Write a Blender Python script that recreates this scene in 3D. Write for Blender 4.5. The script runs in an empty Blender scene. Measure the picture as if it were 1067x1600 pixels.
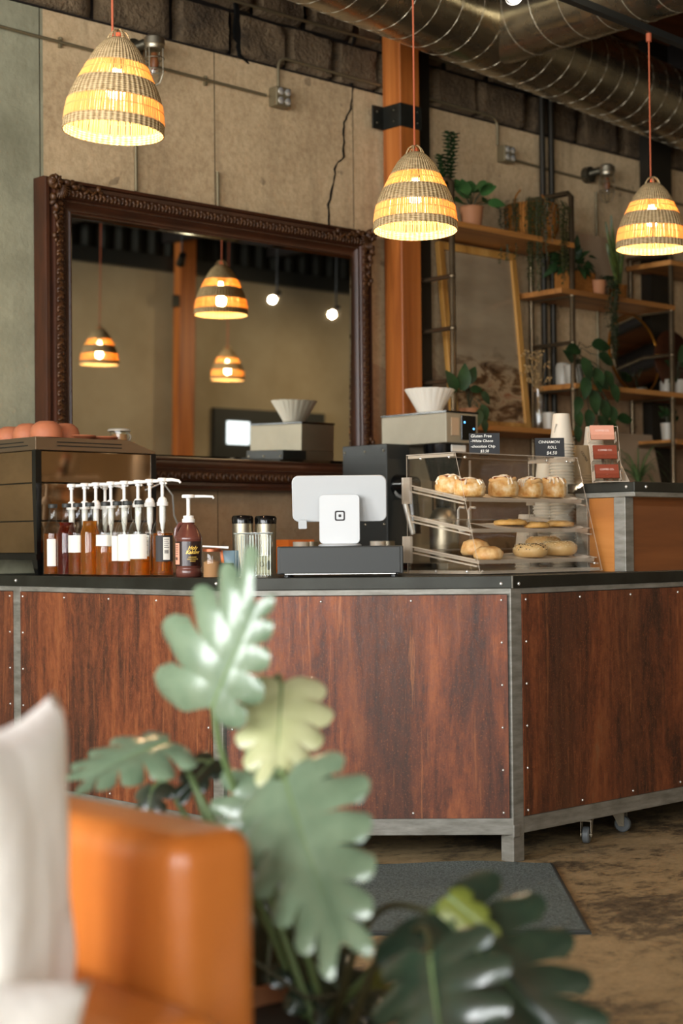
import bpy, bmesh, math, random
from mathutils import Vector, Matrix, noise
random.seed(7)
PI = math.pi
C = bpy.context.scene.collection
S = bpy.context.scene

# ------------------------------------------------------------------ camera
F = 2540.0; YAW = math.radians(46.7); PITCH = math.radians(1.08); ROLL = math.radians(0.57); EYE = 1.025
fw = Vector((math.cos(YAW)*math.cos(PITCH), math.sin(YAW)*math.cos(PITCH), math.sin(PITCH)))
r0 = Vector((math.sin(YAW), -math.cos(YAW), 0)); u0 = r0.cross(fw)
rt = r0*math.cos(ROLL) - u0*math.sin(ROLL); up = r0*math.sin(ROLL) + u0*math.cos(ROLL)
O = Vector((0, 0, EYE))
cam = bpy.data.cameras.new('camera'); co = bpy.data.objects.new('camera', cam); C.objects.link(co)
M4 = Matrix((( rt.x, up.x, -fw.x, 0), (rt.y, up.y, -fw.y, 0), (rt.z, up.z, -fw.z, EYE), (0, 0, 0, 1)))
co.matrix_world = M4
cam.sensor_fit = 'VERTICAL'; cam.sensor_height = 36; cam.lens = F/1600*36
cam.clip_start = .05; cam.clip_end = 60
cam.dof.use_dof = True; cam.dof.focus_distance = 5.45; cam.dof.aperture_fstop = 2.5
S.camera = co
def ray(x, y): return fw + rt*((x-533.5)/F) - up*((y-800)/F)
def atu(x, y, u): r = ray(x, y); return O + r*(u/r.x)
def atv(x, y, v): r = ray(x, y); return O + r*(v/r.y)
def atz(x, y, z): r = ray(x, y); return O + r*((z-EYE)/r.z)
def atd(x, y, d): return O + ray(x, y)*d

# ------------------------------------------------------------------ materials
def srgb(h):
    h = h.lstrip('#'); v = [int(h[i:i+2], 16)/255 for i in (0, 2, 4)]
    return tuple(c/12.92 if c <= .04045 else ((c+.055)/1.055)**2.4 for c in v) + (1,)
class NT:
    def __init__(s, name):
        s.m = bpy.data.materials.new(name); s.m.use_nodes = True; s.t = s.m.node_tree; s.t.nodes.clear()
        s.o = s.t.nodes.new('ShaderNodeOutputMaterial')
    def n(s, typ, **k):
        nd = s.t.nodes.new('ShaderNode'+typ)
        for a, b in k.items():
            if a in nd.inputs.keys(): nd.inputs[a].default_value = b
            else: setattr(nd, a, b)
        return nd
    def l(s, a, b): s.t.links.new(a, b)
    def coord(s, scale=(1, 1, 1), obj=True):
        tc = s.n('TexCoord'); mp = s.n('Mapping'); mp.inputs['Scale'].default_value = scale
        s.l(tc.outputs['Object'], mp.inputs['Vector']); return mp.outputs[0]
    def noise(s, vec, scale, detail=4, rough=.6, dist=0):
        nd = s.n('TexNoise'); nd.inputs['Scale'].default_value = scale; nd.inputs['Detail'].default_value = detail
        nd.inputs['Roughness'].default_value = rough; nd.inputs['Distortion'].default_value = dist
        s.l(vec, nd.inputs['Vector']); return nd.outputs['Fac']
    def ramp(s, fac, stops, interp='LINEAR'):
        r = s.n('ValToRGB'); cr = r.color_ramp; cr.interpolation = interp
        while len(cr.elements) < len(stops): cr.elements.new(.5)
        for e, (p, c) in zip(cr.elements, stops): e.position = p; e.color = c if len(c) == 4 else (*c, 1)
        s.l(fac, r.inputs[0]); return r.outputs[0]
    def mix(s, fac, a, b, blend='MIX'):
        m = s.n('Mix', data_type='RGBA', blend_type=blend)
        for k, v in ((0, fac), (6, a), (7, b)):
            if isinstance(v, (float, int)): m.inputs[k].default_value = v
            elif isinstance(v, tuple): m.inputs[k].default_value = v
            else: s.l(v, m.inputs[k])
        return m.outputs[2]
    def math(s, op, a, b=None, clamp=False):
        m = s.n('Math', operation=op, use_clamp=clamp)
        for k, v in ((0, a), (1, b)):
            if v is None: continue
            if isinstance(v, (float, int)): m.inputs[k].default_value = v
            else: s.l(v, m.inputs[k])
        return m.outputs[0]
    def bump(s, h, strength=.3, dist=.01):
        b = s.n('Bump'); b.inputs['Strength'].default_value = strength; b.inputs['Distance'].default_value = dist
        s.l(h, b.inputs['Height']); return b.outputs[0]
    def pbr(s, color, rough=.5, metal=0, normal=None, **k):
        p = s.n('BsdfPrincipled')
        for key, v in (('Base Color', color), ('Roughness', rough), ('Metallic', metal), ('Normal', normal), *k.items()):
            key = key.replace('_', ' ')
            if v is None: continue
            if isinstance(v, (float, int, tuple)): p.inputs[key].default_value = v
            else: s.l(v, p.inputs[key])
        s.l(p.outputs[0], s.o.inputs[0]); return p
def mat(name, col, rough=.5, metal=0, var=None, scale=8, stretch=(1, 1, 1), bump=0, bscale=40, bdist=.003, **k):
    t = NT(name); c = srgb(col) if isinstance(col, str) else col; v = t.coord(stretch)
    if var: c = t.ramp(t.noise(v, scale, 5), [(.3, c), (.7, srgb(var))])
    nm = t.bump(t.noise(v, bscale, 4), bump, bdist) if bump else None
    t.pbr(c, rough, metal, nm, **k); return t.m
def thin_glass(name, tint=(1, 1, 1, 1), gl=.6, rough=.02):
    t = NT(name); a = t.n('BsdfTransparent'); a.inputs[0].default_value = tint
    g = t.n('BsdfGlossy'); g.inputs['Roughness'].default_value = rough
    lw = t.n('LayerWeight'); lw.inputs[0].default_value = .5
    f = t.math('ADD', t.math('MULTIPLY', t.math('POWER', lw.outputs['Facing'], 4), gl), .035, True)
    m = t.n('MixShader'); t.l(f, m.inputs[0]); t.l(a.outputs[0], m.inputs[1]); t.l(g.outputs[0], m.inputs[2])
    t.l(m.outputs[0], t.o.inputs[0]); return t.m
def emis(name, col, st):
    t = NT(name); e = t.n('Emission'); e.inputs[0].default_value = srgb(col) if isinstance(col, str) else col; e.inputs[1].default_value = st
    t.l(e.outputs[0], t.o.inputs[0]); return t.m
def translucent(name, col, tcol, f=.45, bump=None):
    t = NT(name); d = t.n('BsdfDiffuse'); d.inputs[0].default_value = srgb(col)
    e = t.n('BsdfTranslucent'); e.inputs[0].default_value = srgb(tcol)
    m = t.n('MixShader'); m.inputs[0].default_value = f; t.l(d.outputs[0], m.inputs[1]); t.l(e.outputs[0], m.inputs[2])
    t.l(m.outputs[0], t.o.inputs[0]); return t.m

X = {}
def make_wall_mat():
    t = NT('painted concrete'); v = t.coord(); tc = t.n('TexCoord'); sp = t.n('SeparateXYZ'); t.l(tc.outputs['Object'], sp.inputs[0])
    base = t.ramp(t.noise(v, 1.3, 8, .62), [(.3, srgb('#b4946c')), (.52, srgb('#d0b186')), (.75, srgb('#dfc49a'))])
    fine = t.noise(v, 45, 4, .7)
    base = t.mix(.35, base, t.ramp(fine, [(.3, srgb('#6f5c42')), (.6, srgb('#c8b490'))]))
    vs = t.coord((3, 3, .35)); st = t.noise(vs, 3, 5)
    base = t.mix(t.math('MULTIPLY', t.ramp(st, [(.5, (0, 0, 0)), (.75, (1, 1, 1))]), .45), base, srgb('#77654a'))
    # brownish stained lower zone
    zf = t.math('ADD', sp.outputs[2], t.math('MULTIPLY', t.noise(v, 3, 4), .25))
    low = t.math('LESS_THAN', zf, 2.02); base = t.mix(t.math('MULTIPLY', low, .38), base, srgb('#8a5a40'))
    low2 = t.math('LESS_THAN', zf, 1.42); base = t.mix(t.math('MULTIPLY', low2, .3), base, srgb('#77664c'))
    spots = t.ramp(t.noise(v, 9, 3, .5), [(.68, (0, 0, 0)), (.72, (1, 1, 1))]); base = t.mix(t.math('MULTIPLY', spots, .5), base, srgb('#4b3a28'))
    # unpainted grey green bay at the far left
    lf = t.math('LESS_THAN', sp.outputs[0], 3.70); g = t.ramp(t.noise(v, 3, 7, .65), [(.3, srgb('#7c7a62')), (.7, srgb('#a3a085'))])
    base = t.mix(lf, base, g)
    h = t.math('ADD', t.noise(v, 18, 6), t.math('MULTIPLY', fine, .3))
    t.pbr(base, .85, 0, t.bump(h, .35, .012)); return t.m
X['wall'] = make_wall_mat()
def make_stone():
    t = NT('rough stone'); v = t.coord()
    c = t.ramp(t.noise(v, 4, 9, .7), [(.3, srgb('#3c3022')), (.5, srgb('#6b583f')), (.72, srgb('#8d775a'))])
    t.pbr(c, .95, 0, t.bump(t.math('ADD', t.noise(v, 12, 8, .7), t.noise(v, 50, 4)), .9, .03)); return t.m
X['stone'] = make_stone()
def make_floor():
    t = NT('worn concrete floor'); v = t.coord((1, 1, 1))
    a = t.noise(v, 1.5, 9, .72, .5); b = t.noise(t.coord((1, 1.6, 1)), 11, 10, .8, .5)
    s = t.math('ADD', t.math('MULTIPLY', a, .55), t.math('MULTIPLY', b, .45))
    c = t.ramp(s, [(.41, srgb('#2a241c')), (.46, srgb('#5c4e38')), (.505, srgb('#9d865f')), (.62, srgb('#bda278'))])
    f = t.noise(v, 60, 5, .7); c = t.mix(.25, c, t.ramp(f, [(.35, srgb('#2c241a')), (.6, srgb('#9a8462'))]))
    t.pbr(c, t.ramp(b, [(.3, (.4,)*3), (.7, (.7,)*3)]), 0, t.bump(b, .25, .01)); return t.m
X['floor'] = make_floor()
def make_rust():
    t = NT('rusted steel'); v = t.coord((4.5, 4.5, .9)); w = t.coord((1, 1, 1)); tc = t.n('TexCoord')
    a = t.noise(v, 1.6, 9, .68, .5); b = t.noise(t.coord((2.6, 2.6, .55)), 1.0, 5, .55, .4); c0 = t.noise(t.coord((40, 40, 1.6)), 1.2, 6, .7, .35)
    f1 = t.noise(t.coord((24, 24, 2.2)), 1.3, 8, .72, .5); f2 = t.noise(t.coord((1, 1, .6)), 55, 6, .75)
    aa = t.math('ADD', t.math('MULTIPLY', a, .5), t.math('ADD', t.math('MULTIPLY', f1, .3), t.math('MULTIPLY', f2, .2)))
    c = t.ramp(aa, [(.36, srgb('#2b1c15')), (.44, srgb('#4f2b1b')), (.50, srgb('#6f3a21')), (.57, srgb('#8b4e2b')), (.66, srgb('#826040'))])
    dk = t.ramp(b, [(.30, (1, 1, 1)), (.50, (0, 0, 0))]); c = t.mix(t.math('MULTIPLY', dk, .78), c, srgb('#2c1d17'))
    tc = t.n('TexCoord'); sp_ = t.n('SeparateXYZ'); t.l(tc.outputs['Object'], sp_.inputs[0])
    al = t.math('ADD', t.math('MULTIPLY', t.math('SUBTRACT', sp_.outputs[0], sp_.outputs[1]), .236), .667)   # distance along the counter front
    al = t.math('ADD', al, t.math('MULTIPLY', t.math('SUBTRACT', a, .5), .05))
    K0 = (0, 0, 0); K1 = (1, 1, 1)
    stn = t.ramp(al, [(.15, K0), (.18, (.45,)*3), (.205, K0), (.485, K0), (.525, (.9,)*3), (.545, (.9,)*3), (.585, K0), (.70, K0), (.735, (.9,)*3), (.77, (.1,)*3), (.82, (.8,)*3), (.87, (.2,)*3)])
    c = t.mix(t.math('MULTIPLY', stn, .62), c, srgb('#2b2019'))
    st = t.ramp(c0, [(.60, (0, 0, 0)), (.66, (1, 1, 1)), (.70, (0, 0, 0))]); c = t.mix(t.math('MULTIPLY', st, .55), c, srgb('#a5663a'))
    sp = t.noise(w, 170, 4, .65); c = t.mix(t.math('MULTIPLY', t.ramp(sp, [(.56, (0, 0, 0)), (.68, (1, 1, 1))]), .32), c, srgb('#a9633a'))
    t.pbr(c, t.ramp(f2, [(.35, (.42,)*3), (.65, (.62,)*3)]), .1, t.bump(t.math('ADD', f1, f2), .25, .003)); return t.m
X['rust'] = make_rust()
def make_wood(name, c1, c2, c3, axis=2, sc=1.0, rough=.45):
    t = NT(name); s = [14*sc]*3; s[axis] = .8*sc; v = t.coord(tuple(s))
    a = t.noise(v, 1.2, 6, .6, .8); b = t.noise(v, 5, 3)
    c = t.ramp(a, [(.3, srgb(c1)), (.5, srgb(c2)), (.7, srgb(c3))])
    t.pbr(c, rough, 0, t.bump(t.math('ADD', a, b), .12, .004)); return t.m
X['fir'] = make_wood('orange fir', '#80421a', '#ad6228', '#c2783a', 2, .5)
X['ply'] = make_wood('orange plywood', '#84501f', '#a8692c', '#bd8040', 1, .28)
X['plyd'] = make_wood('brown plywood', '#5f3519', '#7d4823', '#8f562c', 0, .28)
X['shelf'] = make_wood('shelf board', '#86552a', '#b0763a', '#c68b4c', 0, .5)
X['pframe'] = make_wood('pale oak frame', '#8a5e2a', '#b8853f', '#c99a55', 2, .6)
X['ceil'] = make_wood('dark ceiling boards', '#4a2a12', '#7a461e', '#94592a', 0, .3, .8)
X['joist'] = mat('dark joist', '#1c130c', .8)
X['corr'] = mat('dark corrugated steel', '#2a2a24', .5, .6)
X['steel'] = mat('raw steel', '#96948b', .48, .35, var='#6c695f', scale=5, stretch=(2, 2, 9), bump=.05)
X['steeld'] = mat('dull steel', '#5a5546', .45, .8, var='#3d382c', scale=6, bump=.05)
X['black_steel'] = mat('blackened steel', '#34352f', .42, .55, var='#26251f', scale=7, bump=.08)
X['pipe'] = mat('brown steel pipe', '#7a6a52', .32, .8, var='#5a4c39', scale=6)
X['chrome'] = mat('polished steel', '#e2e0d8', .25, .7)
X['brewsteel'] = mat('satin brewer steel', '#8f8775', .5, .45, var='#a39a86', scale=3)
X['mirror_steel'] = mat('brown tinted polished steel', '#b09478', .06, 1)
X['brushed'] = mat('brushed stainless', '#a59c88', .42, 1, bump=.04, bscale=60, stretch=(1, 1, 6))
X['galv'] = None
def make_galv():
    t = NT('galvanised duct'); v = t.coord((1, 1, 1)); c = t.ramp(t.noise(v, 3, 4), [(.3, srgb('#8f8672')), (.7, srgb('#b3a88e'))])
    t.pbr(c, t.ramp(t.noise(v, 9, 4), [(.3, (.2,)*3), (.7, (.34,)*3)]), .95); return t.m
X['galv'] = make_galv()
X['seam'] = mat('duct seam', '#a89e88', .45, .6)
X['conduit'] = mat('painted conduit', '#7d7156', .45, .5)
X['conduitd'] = mat('dark pipe', '#2e2920', .5, .5)
X['blk'] = mat('black plastic', '#131413', .35)
X['blkm'] = mat('matte black panel', '#2b2d2b', .5, .2, bump=.05, bscale=120)
X['blkg'] = mat('black gloss', '#0b0b0b', .15)
X['white'] = mat('white plastic', '#e6e4de', .35)
X['device'] = mat('white device shell', '#b9bcbc', .35)
X['paper'] = mat('white paper', '#e2d9c8', .7)
X['cup'] = mat('white paper cup', '#cbc1ae', .6)
X['kraft'] = mat('tan paper cup', '#b89d76', .65)
X['label'] = mat('off white label', '#e2dccf', .6)
X['ink'] = mat('dark ink', '#221d1c', .6)
X['tinyink'] = mat('pale ink', '#f0d8cc', .6)
X['gold'] = mat('gold lettering', '#e8c05a', .35, .2)
X['chalk'] = mat('chalk lettering', '#e8e6dc', .8)
X['board'] = mat('black chalk card', '#15171a', .6)
X['glass'] = thin_glass('clear glass', (.97, .98, .97, 1), .7)
X['acrylic'] = thin_glass('clear acrylic', (.985, .98, .97, 1), .3)
X['acredge'] = mat('acrylic edge', '#d2c4b0', .2, 0, Alpha=.5)
X['tank'] = mat('glass block', '#cfd6cf', .05, 0, Transmission_Weight=.9, IOR=1.3)
def liquid(name, col):
    t = NT(name); p = t.pbr(srgb(col), .05, 0, None, Transmission_Weight=.85, IOR=1.12); return t.m
X['amber'] = liquid('amber syrup', '#c4701f'); X['dark_syrup'] = liquid('dark red syrup', '#8a2c12'); X['gold_syrup'] = liquid('light amber syrup', '#d98a2c')
X['choc'] = mat('chocolate jug plastic', '#6e3f33', .22, 0, var='#40201a', scale=5)
X['chocd'] = mat('dark chocolate', '#26120e', .25)
X['terra'] = mat('terracotta clay', '#b8704c', .65, 0, var='#a5603f', scale=6)
X['powder'] = mat('brown cocoa powder', '#9a7148', .8)
X['mirror'] = mat('silvered mirror', (.82, .82, .76, 1), .01, 1)
X['bevel'] = mat('mirror bevel', (.85, .82, .72, 1), .05, 1)
X['mahog'] = mat('dark mahogany wood', '#30190c', .4, 0, var='#472411', scale=5, stretch=(1, 6, 1), bump=.15)
X['carve'] = mat('carved bronze wood', '#2c180b', .45, .2, var='#5a3716', scale=40, bump=.5, bscale=70, bdist=.006)
X['wick_dense'] = None
def make_wicker(name, c1, c2, tc, tf):
    t = NT(name); tcn = t.n('TexCoord'); sp = t.n('SeparateXYZ'); t.l(tcn.outputs['Object'], sp.inputs[0])
    ang = t.math('ARCTAN2', sp.outputs[1], sp.outputs[0])
    a = t.math('SINE', t.math('MULTIPLY', ang, 52)); b = t.math('SINE', t.math('MULTIPLY', sp.outputs[2], 900))
    w = t.math('ADD', t.math('MULTIPLY', a, .75), t.math('MULTIPLY', b, .35)); v = t.coord((1, 1, 6)); nz = t.noise(v, 40, 4)
    k = t.math('ADD', t.math('MULTIPLY', w, .22), nz)
    col = t.ramp(k, [(.25, srgb(c1)), (.7, srgb(c2))])
    nm = t.bump(w, .7, .003)
    d = t.n('BsdfDiffuse'); t.l(col, d.inputs[0]); t.l(nm, d.inputs['Normal'])
    e = t.n('BsdfTranslucent'); e.inputs[0].default_value = srgb(tc)
    m = t.n('MixShader'); m.inputs[0].default_value = tf; t.l(d.outputs[0], m.inputs[1]); t.l(e.outputs[0], m.inputs[2])
    t.l(m.outputs[0], t.o.inputs[0]); return t.m
X['wick_dense'] = make_wicker('woven wicker', '#8f7750', '#d8bd90', '#a8742c', .04)
X['straw'] = translucent('thin straw sticks', '#dcbc82', '#f0c882', .42)
X['basket'] = make_wicker('shelf wicker', '#7a4a22', '#b4783c', '#7a4a22', .02)
X['cord'] = mat('terracotta fabric cord', '#b35a38', .7)
X['bulb'] = emis('glowing bulb', (1, .76, .45, 1), 40)
X['spot'] = emis('spot lens', (1, .80, .55, 1), 6)
X['spotb'] = emis('bright lamp', (1, .9, .75, 1), 40)
X['leather'] = mat('cognac leather', '#b3692c', .33, 0, var='#a45c24', scale=3, bump=.12, bscale=9, bdist=.02, Specular_IOR_Level=.5)
X['linen'] = mat('white linen', '#faf7f0', .85, 0, bump=.3, bscale=7, bdist=.04)
def leafmat(name, c1, c2, rough=.38, tr=.25, coat=0):
    t = NT(name); v = t.coord(); c = t.ramp(t.noise(v, 12, 3), [(.3, srgb(c1)), (.7, srgb(c2))])
    p = t.n('BsdfPrincipled'); t.l(c, p.inputs['Base Color']); p.inputs['Roughness'].default_value = rough; p.inputs['Coat Weight'].default_value = coat; p.inputs['Coat Roughness'].default_value = .16; t.l(t.bump(t.noise(v, 30, 3), .15, .004), p.inputs['Normal'])
    e = t.n('BsdfTranslucent'); t.l(c, e.inputs[0]); m = t.n('MixShader'); m.inputs[0].default_value = tr
    t.l(p.outputs[0], m.inputs[1]); t.l(e.outputs[0], m.inputs[2]); t.l(m.outputs[0], t.o.inputs[0]); return t.m
X['mon'] = leafmat('monstera leaf', '#5c7159', '#74886e', .3, .2, .8)
X['mony'] = leafmat('backlit monstera leaf', '#a5aa78', '#bfc196', .35, .3, .4)
X['mond'] = leafmat('dark monstera leaf', '#1d2b21', '#293a2b', .3, .08, .8)
X['monb'] = leafmat('yellow green leaf', '#5c6624', '#737a35', .4, .25)
X['stem'] = mat('green stem', '#5f7347', .5)
X['stemd'] = mat('dark stem', '#3a3a20', .6)
X['lf'] = leafmat('houseplant leaf', '#1d3118', '#2d4a24', .45, .1)
X['lf2'] = leafmat('bright houseplant leaf', '#2f5228', '#477038', .45, .15)
X['lf3'] = leafmat('olive trailing leaf', '#353a18', '#4d5224', .5, .1)
X['lfs'] = leafmat('spider plant leaf', '#4a6636', '#6d8350', .5, .15)
X['lfd'] = mat('dried flowers', '#a08050', .8)
X['snake'] = mat('snake plant leaf', '#2b3a1c', .45, 0, var='#5b6a2c', scale=30)
X['pot'] = mat('white ceramic', '#b8b0a0', .4); X['potb'] = mat('tan clay pot', '#a9714a', .7)
X['soil'] = mat('potting soil', '#20160e', .9)
X['canvas'] = mat('beige canvas', '#b49a7c', .8)
X['rubber'] = mat('grey rubber', '#5d6264', .5)
X['mat'] = None
def make_mat():
    t = NT('looped grey mat'); v = t.coord(); n1 = t.noise(v, 160, 3, .7)
    c = t.ramp(n1, [(.35, srgb('#333c3a')), (.65, srgb('#707c79'))]); t.pbr(c, .9, 0, t.bump(n1, .9, .006)); return t.m
X['mat'] = make_mat()
X['matedge'] = mat('mat rubber edge', '#2a2e2b', .6)
def make_roll():
    t = NT('baked dough'); v = t.coord(); a = t.noise(v, 28, 5, .6)
    c = t.ramp(a, [(.3, srgb('#b9742f')), (.45, srgb('#e0b06a')), (.62, srgb('#f2dcb2'))]); t.pbr(c, .5, 0, t.bump(t.noise(v, 60, 4), .5, .005)); return t.m
X['dough'] = make_roll()
X['crust'] = mat('golden crust', '#c98d48', .5, 0, var='#eccb92', scale=30, bump=.4, bscale=60)
X['icing'] = mat('white icing', '#efe2cc', .3)
X['cinn'] = mat('cinnamon swirl', '#7a3c18', .5)
X['cookie'] = mat('cookie dough', '#c99448', .6, 0, var='#ddb26c', scale=60, bump=.5, bscale=90)
X['bagel'] = mat('pale bagel crust', '#d4a868', .5, 0, var='#e2c28c', scale=25, bump=.3, bscale=80)
X['sesame'] = mat('sesame seed', '#e6cfa0', .5); X['poppy'] = mat('dark seeds', '#2a1c12', .5)
X['cardp'] = mat('pink business card', '#d99a80', .5); X['cardb'] = mat('rust brown business card', '#853a22', .5)
X['orange'] = mat('orange packet', '#c8641e', .5); X['bluep'] = mat('grey blue packet', '#5f7680', .5)
X['bill'] = mat('green grey banknote', '#b9b494', .7, 0, var='#8f8e70', scale=60)
X['screen'] = emis('daylit window pane', (.86, .95, 1, 1), 1.6)
X['day'] = emis('daylight beyond glass', (.86, .94, 1, 1), 3)
X['winframe'] = mat('white window frame', '#cfcabd', .5)
X['blue_led'] = emis('blue indicator', (.1, .4, 1, 1), 4)

# ------------------------------------------------------------------ builders
ROOT = {}
def tag(o, label=None, cat=None, group=None, kind=None):
    if label: o['label'] = label
    if cat: o['category'] = cat
    if group: o['group'] = group
    if kind: o['kind'] = kind
    return o
def thing(name, label, cat, loc=(0, 0, 0), rz=0, group=None):
    o = bpy.data.objects.new(name, None); C.objects.link(o); o.location = loc; o.rotation_euler = (0, 0, rz)
    o.empty_display_size = .05; ROOT[o.name] = Matrix.Translation(Vector(loc)) @ Matrix.Rotation(rz, 4, 'Z')
    return tag(o, label, cat, group)
def rotm(xd, zd):
    xd = Vector(xd).normalized(); zd = Vector(zd); zd = (zd - xd*zd.dot(xd)).normalized(); yd = zd.cross(xd)
    return Matrix((xd, yd, zd)).transposed()
class MB:
    def __init__(s): s.v = []; s.f = []; s.mi = []; s.cur = 0
    def add(s, vs, fs):
        o = len(s.v); s.v += [Vector(p) for p in vs]; s.f += [tuple(i+o for i in f) for f in fs]; s.mi += [s.cur]*len(fs); return s
    def mat(s, i): s.cur = i; return s
    def box(s, c, d, R=None):
        hx, hy, hz = d[0]/2, d[1]/2, d[2]/2; c = Vector(c)
        vs = [Vector((a*hx, b*hy, e*hz)) for e in (-1, 1) for b in (-1, 1) for a in (-1, 1)]
        if R: vs = [R @ p for p in vs]
        return s.add([c+p for p in vs], [(0, 2, 3, 1), (4, 5, 7, 6), (0, 1, 5, 4), (2, 6, 7, 3), (0, 4, 6, 2), (1, 3, 7, 5)])
    def bmm(s, a, b): return s.box([(a[i]+b[i])/2 for i in range(3)], [abs(b[i]-a[i]) for i in range(3)])
    def prism(s, pts, z0, z1):
        n = len(pts); return s.add([(x, y, z0) for x, y in pts]+[(x, y, z1) for x, y in pts],
            [tuple(range(n))[::-1], tuple(range(n, 2*n))]+[(i, (i+1) % n, n+(i+1) % n, n+i) for i in range(n)])
    def bar(s, a, b, w, h, upv=(0, 0, 1)):
        a = Vector(a); b = Vector(b); R = rotm(b-a, upv); return s.box((a+b)/2, ((b-a).length, w, h), R)
    def tube(s, pts, r, n=8, cap=True, closed=False):
        pts = [Vector(p) for p in pts]; m = len(pts); rs = r if isinstance(r, (list, tuple)) else [r]*m; vs = []; prev = None
        for i, p in enumerate(pts):
            if closed: d = pts[(i+1) % m]-pts[i-1]
            else: d = (pts[min(i+1, m-1)]-pts[max(i-1, 0)])
            d.normalize()
            if prev is None:
                a = Vector((0, 0, 1)) if abs(d.z) < .9 else Vector((1, 0, 0)); x = d.cross(a).normalized()
            else: x = (prev-d*prev.dot(d)).normalized()
            y = d.cross(x); prev = x
            vs += [p+(x*math.cos(2*PI*k/n)+y*math.sin(2*PI*k/n))*rs[i] for k in range(n)]
        fs = []
        for i in range(m if closed else m-1):
            j = (i+1) % m
            fs += [(i*n+k, i*n+(k+1) % n, j*n+(k+1) % n, j*n+k) for k in range(n)]
        if cap and not closed: fs += [tuple(range(n))[::-1], tuple(range((m-1)*n, m*n))]
        return s.add(vs, fs)
    def lathe(s, prof, n=24, c=(0, 0, 0), R=None, a0=0, a1=2*PI, cap=True):
        c = Vector(c); full = abs(a1-a0-2*PI) < 1e-6; k = n if full else n+1; vs = []
        for r, z in prof:
            for i in range(k):
                a = a0+(a1-a0)*i/n; p = Vector((r*math.cos(a), r*math.sin(a), z)); vs.append(c+(R @ p if R else p))
        m = len(prof); fs = []
        for j in range(m-1):
            for i in range(n):
                i2 = (i+1) % k; fs.append((j*k+i, j*k+i2, (j+1)*k+i2, (j+1)*k+i))
        if cap and full:
            if prof[0][0] > 1e-5: fs.append(tuple(range(k))[::-1])
            if prof[-1][0] > 1e-5: fs.append(tuple(range((m-1)*k, m*k)))
        return s.add(vs, fs)
    def ball(s, c, r, n=12, m=8, R=None):
        rr = r if isinstance(r, (tuple, list)) else (r, r, r); c = Vector(c); vs = []; fs = []
        for j in range(m+1):
            t = PI*j/m
            for i in range(n):
                a = 2*PI*i/n; p = Vector((rr[0]*math.sin(t)*math.cos(a), rr[1]*math.sin(t)*math.sin(a), -rr[2]*math.cos(t))); vs.append(c+(R @ p if R else p))
        for j in range(m):
            for i in range(n): fs.append((j*n+i, j*n+(i+1) % n, (j+1)*n+(i+1) % n, (j+1)*n+i))
        return s.add(vs, fs)
    def grid(s, fn, nu, nv, flip=False):
        vs = [fn(i/nu, j/nv) for j in range(nv+1) for i in range(nu+1)]; w = nu+1
        fs = [(j*w+i, j*w+i+1, (j+1)*w+i+1, (j+1)*w+i) for j in range(nv) for i in range(nu)]
        return s.add(vs, fs)
    def leaf(s, b, d, nrm, L, W, droop=.25, n=6, fold=.12):
        b = Vector(b); d = Vector(d).normalized(); nrm = Vector(nrm); nrm = (nrm-d*nrm.dot(d)).normalized(); sd = d.cross(nrm)
        vs = []
        for i in range(n+1):
            t = i/n; w = W/2*math.sin(PI*min(1, t*.93+.05))**.75 * (1.15-.5*t); m = b+d*(L*t)-nrm*(droop*L*t*t)
            vs += [m-sd*w+nrm*fold*w, m, m+sd*w+nrm*fold*w]
        fs = []
        for i in range(n):
            for k in (0, 1): fs.append((3*i+k, 3*i+k+1, 3*i+4+k, 3*i+3+k))
        return s.add(vs, fs)
    def build(s, name, m, parent=None, smooth=False, bevel=0, ang=40, seg=2, local=False, fixn=True):
        me = bpy.data.meshes.new(name); vs = s.v
        if parent is not None and not local and parent.name in ROOT:
            inv = ROOT[parent.name].inverted(); vs = [inv @ p for p in vs]
        me.from_pydata([tuple(p) for p in vs], [], s.f)
        for mm in (m if isinstance(m, (list, tuple)) else [m]): me.materials.append(X[mm] if isinstance(mm, str) else mm)
        me.polygons.foreach_set('material_index', s.mi)
        if fixn:
            bm = bmesh.new(); bm.from_mesh(me); bmesh.ops.recalc_face_normals(bm, faces=bm.faces); bm.to_mesh(me); bm.free()
        if smooth:
            me.polygons.foreach_set('use_smooth', [True]*len(me.polygons)); me.set_sharp_from_angle(angle=math.radians(ang))
        o = bpy.data.objects.new(name, me); C.objects.link(o)
        if parent is not None:
            o.parent = parent; ROOT[o.name] = ROOT[parent.name]
        else: ROOT[o.name] = Matrix.Identity(4)
        if bevel:
            b = o.modifiers.new('bevel', 'BEVEL'); b.width = bevel; b.segments = seg; b.limit_method = 'ANGLE'
        return o
def struct(name, mb, m, **k): return tag(mb.build(name, m, **k), kind='structure')
def one(name, label, cat, mb, m, group=None, base=None, **k):
    """a thing that is one mesh, its origin at its base"""
    n = len(mb.v); c = Vector((sum(p.x for p in mb.v)/n, sum(p.y for p in mb.v)/n, min(p.z for p in mb.v))) if base is None else Vector(base)
    mb.v = [p-c for p in mb.v]; o = mb.build(name, m, **k); o.location = c; return tag(o, label, cat, group)
def tree_copy(o, loc=None, rz=None, label=None, group=None, parent=None):
    c = o.copy(); C.objects.link(c)
    if parent is not None: c.parent = parent
    ROOT[c.name] = ROOT.get(o.name, Matrix.Identity(4))
    for ch in list(o.children): tree_copy(ch, parent=c)
    if loc is not None: c.location = loc
    if rz is not None: c.rotation_euler = (0, 0, rz)
    if label: c['label'] = label
    if group: c['group'] = group
    return c
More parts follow.
